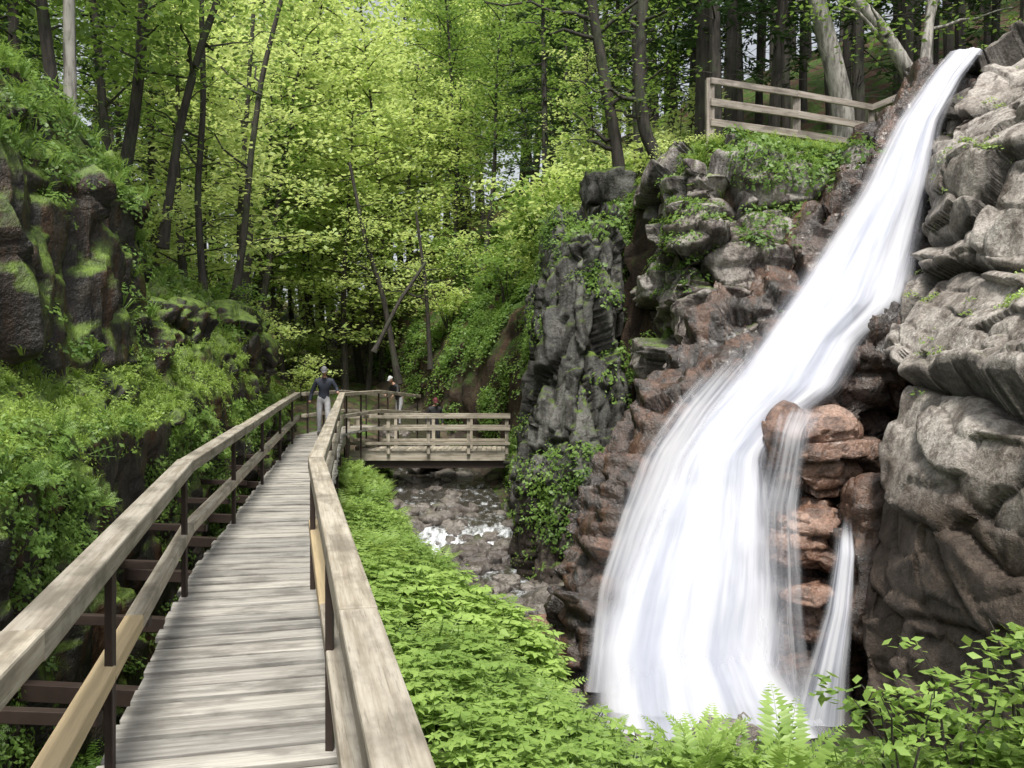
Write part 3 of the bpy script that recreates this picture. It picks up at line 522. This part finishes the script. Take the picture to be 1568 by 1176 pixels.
def t_hem(seed,H=15,cb=.3,spread=2.4,limbs=46,nl=50,r0=.16):
    r=np.random.default_rng(seed); A=Acc(); t=np.linspace(0,1,10); P=np.stack([r.normal()*.3*t,r.normal()*.3*t,H*t],1); V,F=tube(P,r0*(1-t)**.9+.015,8,.1,seed); A.add(V,F,0)
    for k in range(10):
        f=r.uniform(.08,cb); th=r.random()*6.28; p0=np.array([0,0,H*f]); L=r.uniform(.4,1.2); Q=p0+np.array([math.cos(th),math.sin(th),-.1])*L*np.linspace(0,1,3)[:,None]; V,F=tube(Q,[.02,.012,.004],3); A.add(V,F,0)
    for k in range(limbs):
        f=cb+(1-cb)*(k+r.random())/limbs; p0=np.array([np.interp(f,t,P[:,i]) for i in range(3)]); th=k*2.4+r.uniform(-.5,.5)
        L=spread*(1.08-f)*r.uniform(.7,1.2)+.2; D=np.array([math.cos(th),math.sin(th),.05]); S_=np.array([-D[1],D[0],0]); s=np.linspace(0,1,6)[:,None]
        Q=p0+D*L*s+np.array([0,0,-.28*L])*s**2; V,F=tube(Q,np.linspace(.03,.005,6),3); A.add(V,F,0)
        u=r.random(nl)**.7; base=p0+D*L*u[:,None]+np.array([0,0,-.28*L])*(u**2)[:,None]; off=r.uniform(-1,1,nl)*(.12+.35*L*(1-u)*.8)
        c=base+S_*off[:,None]+r.normal(size=(nl,3))*.05-np.array([0,0,.12])*np.abs(off)[:,None]; n=np.array([0,0,1.])+r.normal(size=(nl,3))*.3
        V,F=leaves(c,n,.32*r.uniform(.6,1.2,nl),.3,r,tdir=D+S_*np.sign(off)[:,None]*.9); A.add(V,F,1,np.repeat(r.random(nl),4))
    return A.out()
def tmesh(name,t,mats): V,F,m,v=t; return mesh_np(name,V,F,mats,{'var':v},False,m)
VV=[];FF=[];n=0
for P,F in coarse: VV+= [tuple(p) for p in P]; FF+= [tuple(int(i)+n for i in f) for f in F]; n+=len(P)
bvh=BVHTree.FromPolygons(VV,FF)
def hz(x,y):
    h=bvh.ray_cast(Vector((x,y,200)),Vector((0,0,-1))); return h[0].z if h[0] else 0
# ground cover ---------------------------------------------------
clA=[t_clump(i,26,.18,.16,.075) for i in range(3)]; clS=[t_clump(10+i,24,.13,.10,.045) for i in range(2)]; fe_=[t_fern(i,.42) for i in range(3)]; gr=[t_grass(i) for i in range(2)]; hb=[t_herb(i) for i in range(3)]
def cover(name,pt,mask,specs,mats,seed,parent=None):
    parts=[]
    for k,(t,n,s0,s1,zm) in enumerate(specs):
        p,nn=sample(pt,n,mask,seed+k)
        if len(p): parts.append(inst(t,p,nn,np.random.default_rng(seed+k).uniform(s0,s1,len(p)),seed+k,zm))
    return merge(name,parts,mats,parent)
edge=lambda y: np.interp(y,[4,7,8.6,12,15,18,22,26,30],[1.6,.95,.45,.15,-.95,-2.05,-3.3,-3.9,-4.4])
rt=lambda y: np.interp(y,[-3,2.26,8.53,24],[1,-.32,-1.9,-4.55])
def mb(P,N): 
    y=P[:,1]; patchy=np.clip(fbm(P*1.7,3,77)*12+.15,.0,1); return ((P[:,0]>rt(y)-.1)&(P[:,0]<edge(y)+fbm(P*1.2,2,5)*.9)&(y>3.5)&(y<30))*patchy/(1+np.maximum(0,y-9)*.04)
def mb2(P,N): y=P[:,1]; return ((P[:,0]>rt(y))&(P[:,0]<edge(y)+.1)&(y>3.5)&(y<26))*np.clip(fbm(P*.8,2,99)*10+.1,0,1)/(1+np.maximum(0,y-9)*.05)
def mnear(P,N): y=P[:,1]; return ((P[:,0]>rt(y))&(P[:,0]<edge(y)+.1)&(y>4.)&(y<11))*np.clip(fbm(P*1.1,2,56)*9+.4,0.03,1)
cover('bank_plants',pg,mb,[(clA[0],750,.7,1.3,.6),(clA[1],750,.6,1.5,.6),(clS[0],1800,.8,1.6,.6),(gr[0],600,.8,1.6,.8),(hb[0],450,.5,1.2,.8),(hb[1],400,.5,1.4,.8)],[L_bank],100)
cover('bank_ferns',pg,mb2,[(fe_[0],140,1.0,2.0,.8),(fe_[1],100,.7,1.6,.8)],[L_bank],110)
cover('bank_herbs',pg,mnear,[(hb[2],190,.9,2.1,.8),(hb[0],160,.8,2.0,.8)],[L_bank],115)
def ml(P,N): return ((P[:,1]>1)&(P[:,1]<10))*(P[:,0]<rt(P[:,1])-1.25)*(P[:,0]>-4.5)*1.
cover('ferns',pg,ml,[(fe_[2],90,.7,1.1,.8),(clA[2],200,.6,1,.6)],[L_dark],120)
def mledge(P,N): return ((P[:,2]>1.15)&(P[:,2]<2.4)&(N[:,2]>.3)&(P[:,1]>2)&(P[:,1]<32))*1.+((P[:,1]>13)&(N[:,2]>.4)&(P[:,2]>1.5))*.4
cover('ledge_plants',pl,mledge,[(clS[0],4200,.7,1.4,.4),(clA[0],450,.5,1.0,.4),(gr[0],3000,.5,1.0,.7),(clS[1],2600,.8,1.4,.4),(hb[0],350,.4,.8,.7)],[L_ledge],140)
def mface(P,N): return ((P[:,2]>-1)&(P[:,2]<1.6)&(P[:,1]>2)&(P[:,1]<24))*np.clip(fbm(P*1.1,3,31)*10-.6+np.clip(P[:,2]-.7,0,1)*1.3,0,1)
cover('hanging_plants',pl,mface,[(clA[1],450,.5,1.1,.3),(clS[1],1400,.8,1.4,.3),(fe_[0],60,.4,.7,.4),(hb[1],180,.5,.9,.4)],[L_mid],160)
def mtop(P,N): return ((P[:,2]>4.3)&(P[:,1]<14)&(P[:,1]>2))*1.+((P[:,2]>2.2)&(P[:,2]<4.5)&(N[:,2]>.1)&(P[:,1]<14))*np.clip(fbm(P*1.2,3,35)*8+.1,0,1)*.9+((P[:,1]>14)&(P[:,2]>3))*.5
cover('hillside_plants',pl,mtop,[(clA[2],1700,.7,1.5,.5),(fe_[1],260,.6,1.2,.7),(clS[0],2600,.8,1.6,.4),(gr[1],1000,.8,1.5,.7)],[L_mid],180)
def mr(P,N): return (P[:,1]>19.5)*(P[:,1]<46)*(P[:,0]<9)*np.clip(fbm(P*.6,3,37)*6+.5,0,1)*np.where((P[:,1]>31)&(P[:,0]<-1.5),.3,1)
big=[t_clump(30+i,34,.34,.38,.12) for i in range(2)]
cover('slope_undergrowth',pr,mr,[(big[0],3000,.7,1.5,.6),(big[1],2800,.6,1.4,.6),(fe_[2],400,1.0,1.7,.7)],[L_mid],200)
def mrt(P,N): return ((P[:,1]<20)&(P[:,0]<8.6)&(P[:,0]>3.2)&(P[:,2]>5.6))*1.
cover('ledge_top_plants',pr,mrt,[(clA[0],1100,1.0,1.8,.6),(fe_[0],140,.8,1.2,.7),(gr[0],500,1,1.6,.7)],[L_bank],220)
cover('ledge_moss_plants',pm,lambda P,N:((N[:,2]>.35)&(P[:,2]>1.0))*np.clip(fbm(P*1.,2,43)*8+.2,0,1)+((P[:,2]>5.6)&(P[:,0]>4.1))*.9,[(clS[0],520,.9,1.6,.5),(clA[1],400,.9,1.7,.5)],[L_mid],240)
cover('pillar_plants',pn,lambda P,N:np.clip(fbm(P*1.2,3,39)*7-.3+(N[:,2]>.3)*.8,0,1),[(clA[1],340,.8,1.6,.4),(clS[0],450,1,2,.4)],[L_mid],250)
cover('cliff_plants',pc,lambda P,N:((N[:,2]>.35)&(P[:,2]>1.5))*np.clip(fbm(P*1.3,2,41)*8-.4,0,1),[(clS[0],240,.9,1.6,.6),(clA[0],110,.6,1.1,.6)],[L_bank],260)
def mnr(P,N): return ((P[:,0]>1.0)&(P[:,1]>5.2)&(P[:,1]<8.0)&(P[:,0]<6))*1.
cover('foreground_plants',pg,mnr,[(clA[0],200,.8,1.3,.7),(clA[2],160,.8,1.5,.7),(fe_[1],60,.8,1.4,.8),(hb[0],260,.9,1.7,.8)],[L_bank],270)
tf=[t_fern(70+i,1.0,7,20,1.0) for i in range(3)]; fm=[tmesh('fern',t,[L_bank]) for t in tf]
for i,(x,y,s) in enumerate([(1.35,6.6,1.2),(1.7,6.8,1.0),(2.0,6.5,1.2),(.75,7.4,.8),(.3,7.7,.75),(2.4,7.0,.8),(3.9,7.0,.85),(1.55,7.1,1.05),(-.2,8.0,.7),(-.5,9.5,.7),(-.1,10.2,.7),(2.9,6.9,.8)]):
    o=obj('fern',fm[i%3]); o.location=(x,y,hz(x,y)-.05); o.scale=(s*.6,s*.6,s); o.rotation_euler=(0,0,i*1.3)
sapm=[tmesh('sapling',t_bush(90+i,1.5,.5,4,.12,22,12),[B_dark,L_bank]) for i in range(2)]
for i,(x,y,s) in enumerate([(2.95,6.6,.9),(3.5,7.0,1.0),(3.85,6.4,.85),(4.3,7.3,1.2),(4.2,6.2,1.3)]):
    o=obj('sapling',sapm[i%2]); o.location=(x,y,hz(x,y)-.05); o.scale=(s,)*3; o.rotation_euler=(0,0,i*2.1)
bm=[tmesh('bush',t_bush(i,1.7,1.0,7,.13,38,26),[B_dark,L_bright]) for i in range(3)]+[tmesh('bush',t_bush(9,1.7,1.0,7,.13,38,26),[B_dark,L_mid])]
sh=empty('slope_shrubs'); r=np.random.default_rng(11)
spots=[(1.0,29,1.4),(-.2,32.5,1.4),(1.6,23.5,1.1),(1.9,26,1.5),(2.6,28,1.8),(-.2,34,1.6),(3.0,24,1.3),(-7.8,26,1.0),(-8.4,30,1.4),(-6.9,22,.8),(-7.2,17,.9),(4.1,17.6,.4),(3.4,18.2,.5),(2.1,20.4,.8),(-8.6,36,1.2),(-2.6,37,1.2),(-1,37,1.5),(-2,40,1.6),(.5,38,1.6),(-3.4,42,1.5)]
for i,(x,y,s) in enumerate(spots+[(r.uniform(1,7),r.uniform(24,38),r.uniform(.9,1.8)) for _ in range(22)]+[(r.uniform(-15,-9),r.uniform(15,44),r.uniform(.9,1.7)) for _ in range(18)]):
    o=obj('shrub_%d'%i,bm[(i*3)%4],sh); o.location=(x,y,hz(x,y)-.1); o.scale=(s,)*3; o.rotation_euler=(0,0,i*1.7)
# trees
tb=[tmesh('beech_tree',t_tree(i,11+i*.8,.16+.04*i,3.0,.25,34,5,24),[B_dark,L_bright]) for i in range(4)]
tm=[tmesh('maple_tree',t_tree(20+i,12+i,.3,2.8,.22,30,5,24,1.0),[B_dark,L_mid]) for i in range(3)]
th_=[tmesh('hemlock_tree',t_hem(i,15+i,.28-.06*i,2.6),[B_dark,L_hem]) for i in range(3)]
def place(name,me,x,y,s,parent=None,yaw=None,dz=0):
    o=obj(name,me,parent); o.location=(x,y,hz(x,y)-.2+dz); o.scale=(s,s,s*random.uniform(.9,1.15)); o.rotation_euler=(random.uniform(-.05,.05),random.uniform(-.05,.05),random.random()*6.28 if yaw is None else yaw); return o
far=empty('distant_forest'); k=0
def fill(n,x0,x1,y0,y1,ms,s0,s1,ok=lambda x,y:True,mind=1.6,seed=0):
    global k
    r=np.random.default_rng(seed); pts=[]; tr=0
    while len(pts)<n and tr<n*30:
        tr+=1; x,y=r.uniform(x0,x1),r.uniform(y0,y1)
        if not ok(x,y) or any((x-a)**2+(y-b)**2<mind**2 for a,b in pts): continue
        pts.append((x,y)); place('tree_%d'%k,ms[r.integers(len(ms))],x,y,r.uniform(s0,s1),far); k+=1
vis=lambda x,y: abs(x)<y*.62+2
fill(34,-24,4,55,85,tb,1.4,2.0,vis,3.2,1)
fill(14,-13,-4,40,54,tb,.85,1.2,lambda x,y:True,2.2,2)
fill(32,5,26,23,44,th_,1.0,1.3,vis,2.,3)
fill(26,4,45,44,75,th_,1.2,1.8,vis,2.8,4)
fill(9,1,7,31,46,th_+tm,.7,1.05,vis,2.0,5)
fill(8,-4,3,38,52,tm+th_[:1]+tb[:1],.8,1.1,vis,2.0,8)
fill(20,-22,-10,15,42,tm+th_[:2],.75,1.1,vis,2.2,6)
fill(14,-40,-14,30,75,tm+th_,1.1,1.6,vis,3.,7)
for nm,me,x,y,s in [('maple_tree',tm[0],-6.9,13.8,.8),('maple_tree',tm[1],-7.6,16.5,.85),('maple_tree',tm[2],-8.4,19,.8),('hemlock_tree',th_[1],-10,18,.8),('hemlock_tree',th_[0],-9.6,24,.8),('beech_tree',tb[0],-8,22,.75),('beech_tree',tb[1],-8.6,25,.8),('beech_tree',tb[2],-9.0,29,.9),('hemlock_tree',th_[2],2.8,31,.8),('beech_tree',tb[1],2.4,28,.5),('hemlock_tree',th_[0],5.2,22.5,1.),('hemlock_tree',th_[1],7,24,1.),('hemlock_tree',th_[2],9.2,23.5,1.),('hemlock_tree',th_[0],12.5,21.5,1.),('hemlock_tree',th_[2],11.5,19.8,.9),('hemlock_tree',th_[1],3.6,25,.9),('beech_tree',tb[0],-7.5,40,1.15),('beech_tree',tb[2],-9.5,43,1.4),('beech_tree',tb[1],-6.3,43,1.2),('beech_tree',tb[3],-10.5,36,1.1)]:
    place(nm,me,x,y,s)
def trunk(name,pts,r0,r1,mat,br=3,s=0,leafm=L_mid,fol=True):
    A=Acc(); P=np.array(pts,float); t=np.linspace(0,len(P)-1,26); Q=np.stack([np.interp(t,range(len(P)),P[:,i]) for i in range(3)],1)
    for _ in range(3): Q[1:-1]=(Q[:-2]+2*Q[1:-1]+Q[2:])/4
    R=np.linspace(r0,r1,26); R[:3]*=np.array([1.5,1.25,1.1]); V,F=tube(Q,R,12,.12,s); A.add(V,F,0); r=np.random.default_rng(s)
    for b in range(br):
        i=r.integers(10,23); th=r.random()*6.28; L=r.uniform(1,2.6); D=np.array([math.cos(th),math.sin(th)*.6,r.uniform(.1,.7)]); q=Q[i]+D*L*np.linspace(0,1,6)[:,None]+r.normal(size=(6,3))*.05
        V,F=tube(q,np.linspace(R[i]*.45,.01,6),6); A.add(V,F,0)
        if fol:
            for j in range(5):
                m=26; c=q[r.integers(2,6)]+r.normal(size=3)*.35+r.normal(size=(m,3))*np.array([.4,.4,.08]); n=np.array([0,0,1.])+r.normal(size=(m,3))*.35; V,F=leaves(c,n,.14*r.uniform(.6,1.2,m),.6,r); A.add(V,F,1,np.repeat(r.random(m),4))
    V,F,m,v=A.out(); obj(name,mesh_np(name,V,F,[mat,leafm],{'var':v},True,m))
trunk('birch_tree',[(7.95,21,7.0),(7.8,21,8.8),(7.5,21,10),(7.2,21,11.1),(6.9,21,14),(6.8,21,17)],.27,.16,B_grey,5,1)
trunk('birch_tree',[(9.1,19.3,7.6),(8.99,19.5,8.5),(8.63,19.5,9.0),(8.06,19.5,9.9),(7.4,19.5,10.6),(6.6,19.6,11.6)],.2,.12,B_grey,4,2)
trunk('birch_tree',[(10.3,22,8.0),(10.35,22,11),(10.4,22,15)],.12,.08,B_grey,2,3)
trunk('birch_tree',[(8.9,19.4,7.8),(9.3,19.8,10),(9.8,20,12)],.13,.08,B_grey,2,13)
trunk('leaning_tree',[(2.7,21,5.4),(2.62,21,6.2),(2.5,21,7.5),(2.26,21,8.8),(1.87,21,11.1),(1.5,21,14)],.17,.11,B_dark,6,4)
trunk('leaning_tree',[(3.9,20.5,6.4),(3.5,20.5,6.9),(3.04,20.5,7.86),(2.93,20.5,9.06),(3.04,20.5,10.9),(3.2,20.5,14)],.17,.11,B_dark,5,5)
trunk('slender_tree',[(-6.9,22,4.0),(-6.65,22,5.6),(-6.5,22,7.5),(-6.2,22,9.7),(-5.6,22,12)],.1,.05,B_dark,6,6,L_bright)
trunk('slender_tree',[(-6.7,17,4.6),(-6.4,17,6.8),(-6.0,17,8.4),(-5.4,17,10),(-5,17,12)],.09,.05,B_dark,5,7)
trunk('slender_tree',[(-6.45,13,4.6),(-6.5,13,8),(-6.3,13,11)],.1,.06,B_grey,3,8)
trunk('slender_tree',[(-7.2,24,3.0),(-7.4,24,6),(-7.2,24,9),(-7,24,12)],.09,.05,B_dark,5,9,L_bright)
trunk('slender_tree',[(-6.6,19,3.8),(-6.75,19,6),(-6.6,19,8),(-6.7,19,12)],.08,.05,B_dark,4,14)
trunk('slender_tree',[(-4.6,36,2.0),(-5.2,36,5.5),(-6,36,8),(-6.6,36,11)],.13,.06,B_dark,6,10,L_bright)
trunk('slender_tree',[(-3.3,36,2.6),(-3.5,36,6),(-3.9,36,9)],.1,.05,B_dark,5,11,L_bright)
trunk('fallen_log',[(-5.3,34,3.2),(-4.4,34.5,5.2),(-3.4,35,6.8)],.09,.06,B_dark,1,12,fol=False)
# ---------------------------------------------------------------- people
def hiker(name,loc,yaw,J,cols,H=1.0,hat=True):
    root=empty(name,loc); root.rotation_euler=(0,0,yaw); root.scale=(H,H,H)
    E=[('pel','sp1'),('sp1','sp2'),('sp2','chest'),('chest','neck'),('neck','head0')]
    for s in 'LR': E+=[('pel','hip'+s),('hip'+s,'kn'+s),('kn'+s,'an'+s),('an'+s,'toe'+s),('chest','sh'+s),('sh'+s,'el'+s),('el'+s,'wr'+s),('wr'+s,'pa'+s)]
    R=dict(pel=.15,sp1=.14,sp2=.15,chest=.16,neck=.06,head0=.055)
    for s in 'LR': R.update({'hip'+s:.10,'kn'+s:.07,'an'+s:.05,'toe'+s:.04,'sh'+s:.075,'el'+s:.052,'wr'+s:.036,'pa'+s:.034})
    nm=list(R); me=bpy.data.meshes.new('body'); me.from_pydata([J[n] for n in nm],[(nm.index(a),nm.index(b)) for a,b in E],[]); o=obj('body',me,root)
    md=o.modifiers.new('s','SKIN'); sb=o.modifiers.new('d','SUBSURF'); sb.levels=sb.render_levels=2
    for i,n in enumerate(nm):
        q=me.skin_vertices[0].data[i]; q.radius=(R[n],R[n]*(.72 if n in('pel','sp1','sp2','chest') else 1)); q.use_root=(n=='pel')
    bpy.context.view_layer.update(); dg=bpy.context.evaluated_depsgraph_get(); m2=bpy.data.meshes.new_from_object(o.evaluated_get(dg)); o.modifiers.clear(); o.data=m2
    m2.materials.clear()
    for c in cols[:4]: m2.materials.append(c)
    JV={n:np.array(J[n]) for n in nm}
    for p in m2.polygons:
        c=np.array(p.center); best=9;bi=0
        for a,b in E:
            A_,B_=JV[a],JV[b]; t=np.clip((c-A_)@(B_-A_)/((B_-A_)@(B_-A_)),0,1); d=np.linalg.norm(c-A_-t*(B_-A_))
            if d<best: best=d; bi=(a,b)
        a,b=bi; p.material_index=3 if b[:3]=='toe' else 1 if b[:2] in('kn','an') or b[:3]=='hip' else 2 if b in('head0',) or b[:2]=='pa' else 0
        p.use_smooth=True
    V=[];Ed=[];Rr=[]
    for s in 'LR':
        w_=JV['wr'+s]; d=unit(JV['pa'+s]-w_); sd_=unit(np.cross(d,[0,0.3,1.])); dn=np.cross(d,sd_)
        for f,(o1,l) in enumerate([(-.03,.075),(-.01,.085),(.01,.08),(.03,.062)]):
            b=len(V); p=w_+d*.05+sd_*o1; V+= [p,p+d*.04,p+d*(.04+l*.5)+dn*.008,p+d*(.04+l*.85)+dn*.03]; Rr+=[.012,.010,.009,.007]; Ed+=[(b,b+1),(b+1,b+2),(b+2,b+3)]
        b=len(V); p=w_+d*.03-sd_*.025; V+=[p,p-sd_*.03+d*.03,p-sd_*.04+d*.065+dn*.01]; Rr+=[.013,.011,.008]; Ed+=[(b,b+1),(b+1,b+2)]
    me=bpy.data.meshes.new('fingers'); me.from_pydata([tuple(v) for v in V],Ed,[]); o=obj('hands',me,root); o.modifiers.new('s','SKIN'); sb=o.modifiers.new('d','SUBSURF'); sb.levels=sb.render_levels=1
    for i,q in enumerate(me.skin_vertices[0].data): q.radius=(Rr[i],Rr[i]); q.use_root=(i in (0,))
    me.materials.append(cols[2])
    h=np.array(J['head']); u=np.linspace(0,2*np.pi,40,endpoint=False); v=np.linspace(-np.pi/2,np.pi/2,30); U,Vv=np.meshgrid(u,v,indexing='ij')
    x=np.cos(Vv)*np.sin(U)*.076; y=-np.cos(Vv)*np.cos(U)*.095; z=np.sin(Vv)*.118
    fr=np.clip(-y/.095,0,1); g=lambda cx,cz,s:np.exp(-(((x-cx)/s)**2+((z-cz)/s)**2))*fr
    y=y-.022*np.exp(-((x/.014)**2+((z+.018)/.025)**2))*fr+.012*(g(-.03,.012,.016)+g(.03,.012,.016))-.006*g(0,-.055,.02)-.006*g(0,.035,.035); x=x*np.where(z<-.03,1-(-.03-z)*2.2,1)
    x=x+np.sign(x)*.014*np.exp(-((y/.016)**2+((z)/.028)**2))
    P=np.stack([x,y,z],-1).reshape(-1,3); ii=np.arange(len(P)).reshape(40,30); jj=np.roll(ii,-1,0); F=np.stack([ii[:,:-1],jj[:,:-1],jj[:,1:],ii[:,1:]],-1).reshape(-1,4)
    tl=J.get('tilt',.3); c_,s_=math.cos(tl),math.sin(tl); Rm=np.array([[1,0,0],[0,c_,-s_],[0,s_,c_]])
    cz=P[F].mean(1); hair=((cz[:,2]>.045)|((cz[:,1]>.02)&(cz[:,2]>-.06)))
    obj('head',mesh_np('head',P@Rm.T+h,F,[cols[2],cols[4]],None,True,hair.astype(int)),root)
    if hat:
        m=(P[:,2]>.035); Q=P*np.array([1.12,1.1,1.12]); Q[~m,2]=.036
        Q=Q+np.array([0,0,.004]); bx,by=np.meshgrid(np.linspace(-1,1,9),np.linspace(0,1,5),indexing='ij')
        bp=np.stack([bx*.07*(1-.25*by),-.085-.075*by*(1-.3*bx**2)+.03*bx**2,.045-.02*by-.012*bx**2],-1).reshape(-1,3)
        V_=np.vstack([Q,bp]); F_=np.vstack([F,gquads(9,5)+len(Q)]); obj('cap',mesh_np('cap',V_@Rm.T+h,F_,cols[5]),root)
    return root
def std(leanx=0,fwd=.0,step=.08,armL=(.33,-.18,1.08),armR=(-.30,-.08,.88)):
    J=dict(pel=(0,0,.95),sp1=(leanx*.3,-fwd*.3,1.08),sp2=(leanx*.6,-fwd*.6,1.2),chest=(leanx,-fwd,1.36),neck=(leanx,-fwd*1.25,1.5),head0=(leanx,-fwd*1.5-.01,1.57),head=(leanx,-fwd*1.6-.035,1.66),
     hipL=(.10,0,.90),knL=(.11,-step-.03,.50),anL=(.12,-step,.09),toeL=(.13,-step-.15,.04),hipR=(-.10,0,.90),knR=(-.11,.0,.50),anR=(-.12,step,.09),toeR=(-.13,step-.15,.04),
     shL=(.19+leanx,-fwd,1.41),shR=(-.19+leanx,-fwd,1.41),wrL=armL,wrR=armR)
    for s in 'LR':
        a=np.array(J['sh'+s]);b=np.array(J['wr'+s]); e=(a+b)/2+np.array([.05 if s=='L' else -.05,.06,-.06]); J['el'+s]=tuple(e); J['pa'+s]=tuple(b+unit(b-e)*.06)
    J['tilt']=.45; return J
navy=plain('navy_jacket',(.022,.027,.045)); trou=plain('grey_trousers',(.38,.38,.40)); skin=plain('skin',(.45,.26,.18)); shoe=plain('shoes',(.03,.025,.02)); hair=plain('dark_hair',(.03,.02,.015)); capm=plain('grey_cap',(.18,.18,.19)); blk=plain('black_coat',(.015,.015,.018)); wht=plain('pale_shirt',(.5,.5,.52)); red=plain('maroon_coat',(.13,.02,.03))
p=cpt(23.6); hiker('hiker',(p[0]+.12,p[1],p[2]+.01),.15,std(.02,.08,.1,(.36,-.2,1.12),(-.34,-.05,.9)),[navy,trou,skin,shoe,hair,capm],1.04)
p=cpt(31.6); hiker('hiker',(p[0]+.1,p[1],p[2]+.01),-.8,std(0,.22,.08,(.25,-.45,1.1),(-.2,-.45,1.1)),[blk,trou,skin,shoe,hair,wht])
boulder('flat_boulder',(-2.65,29.7,-.55),(.8,.7,.40),M_stone,200,res=30); hiker('hiker',(-2.6,29.7,-.2),.4,std(0,.05,.06,(.28,-.05,.88),(-.28,-.05,.88)),[blk,blk,skin,shoe,red,red],.98)
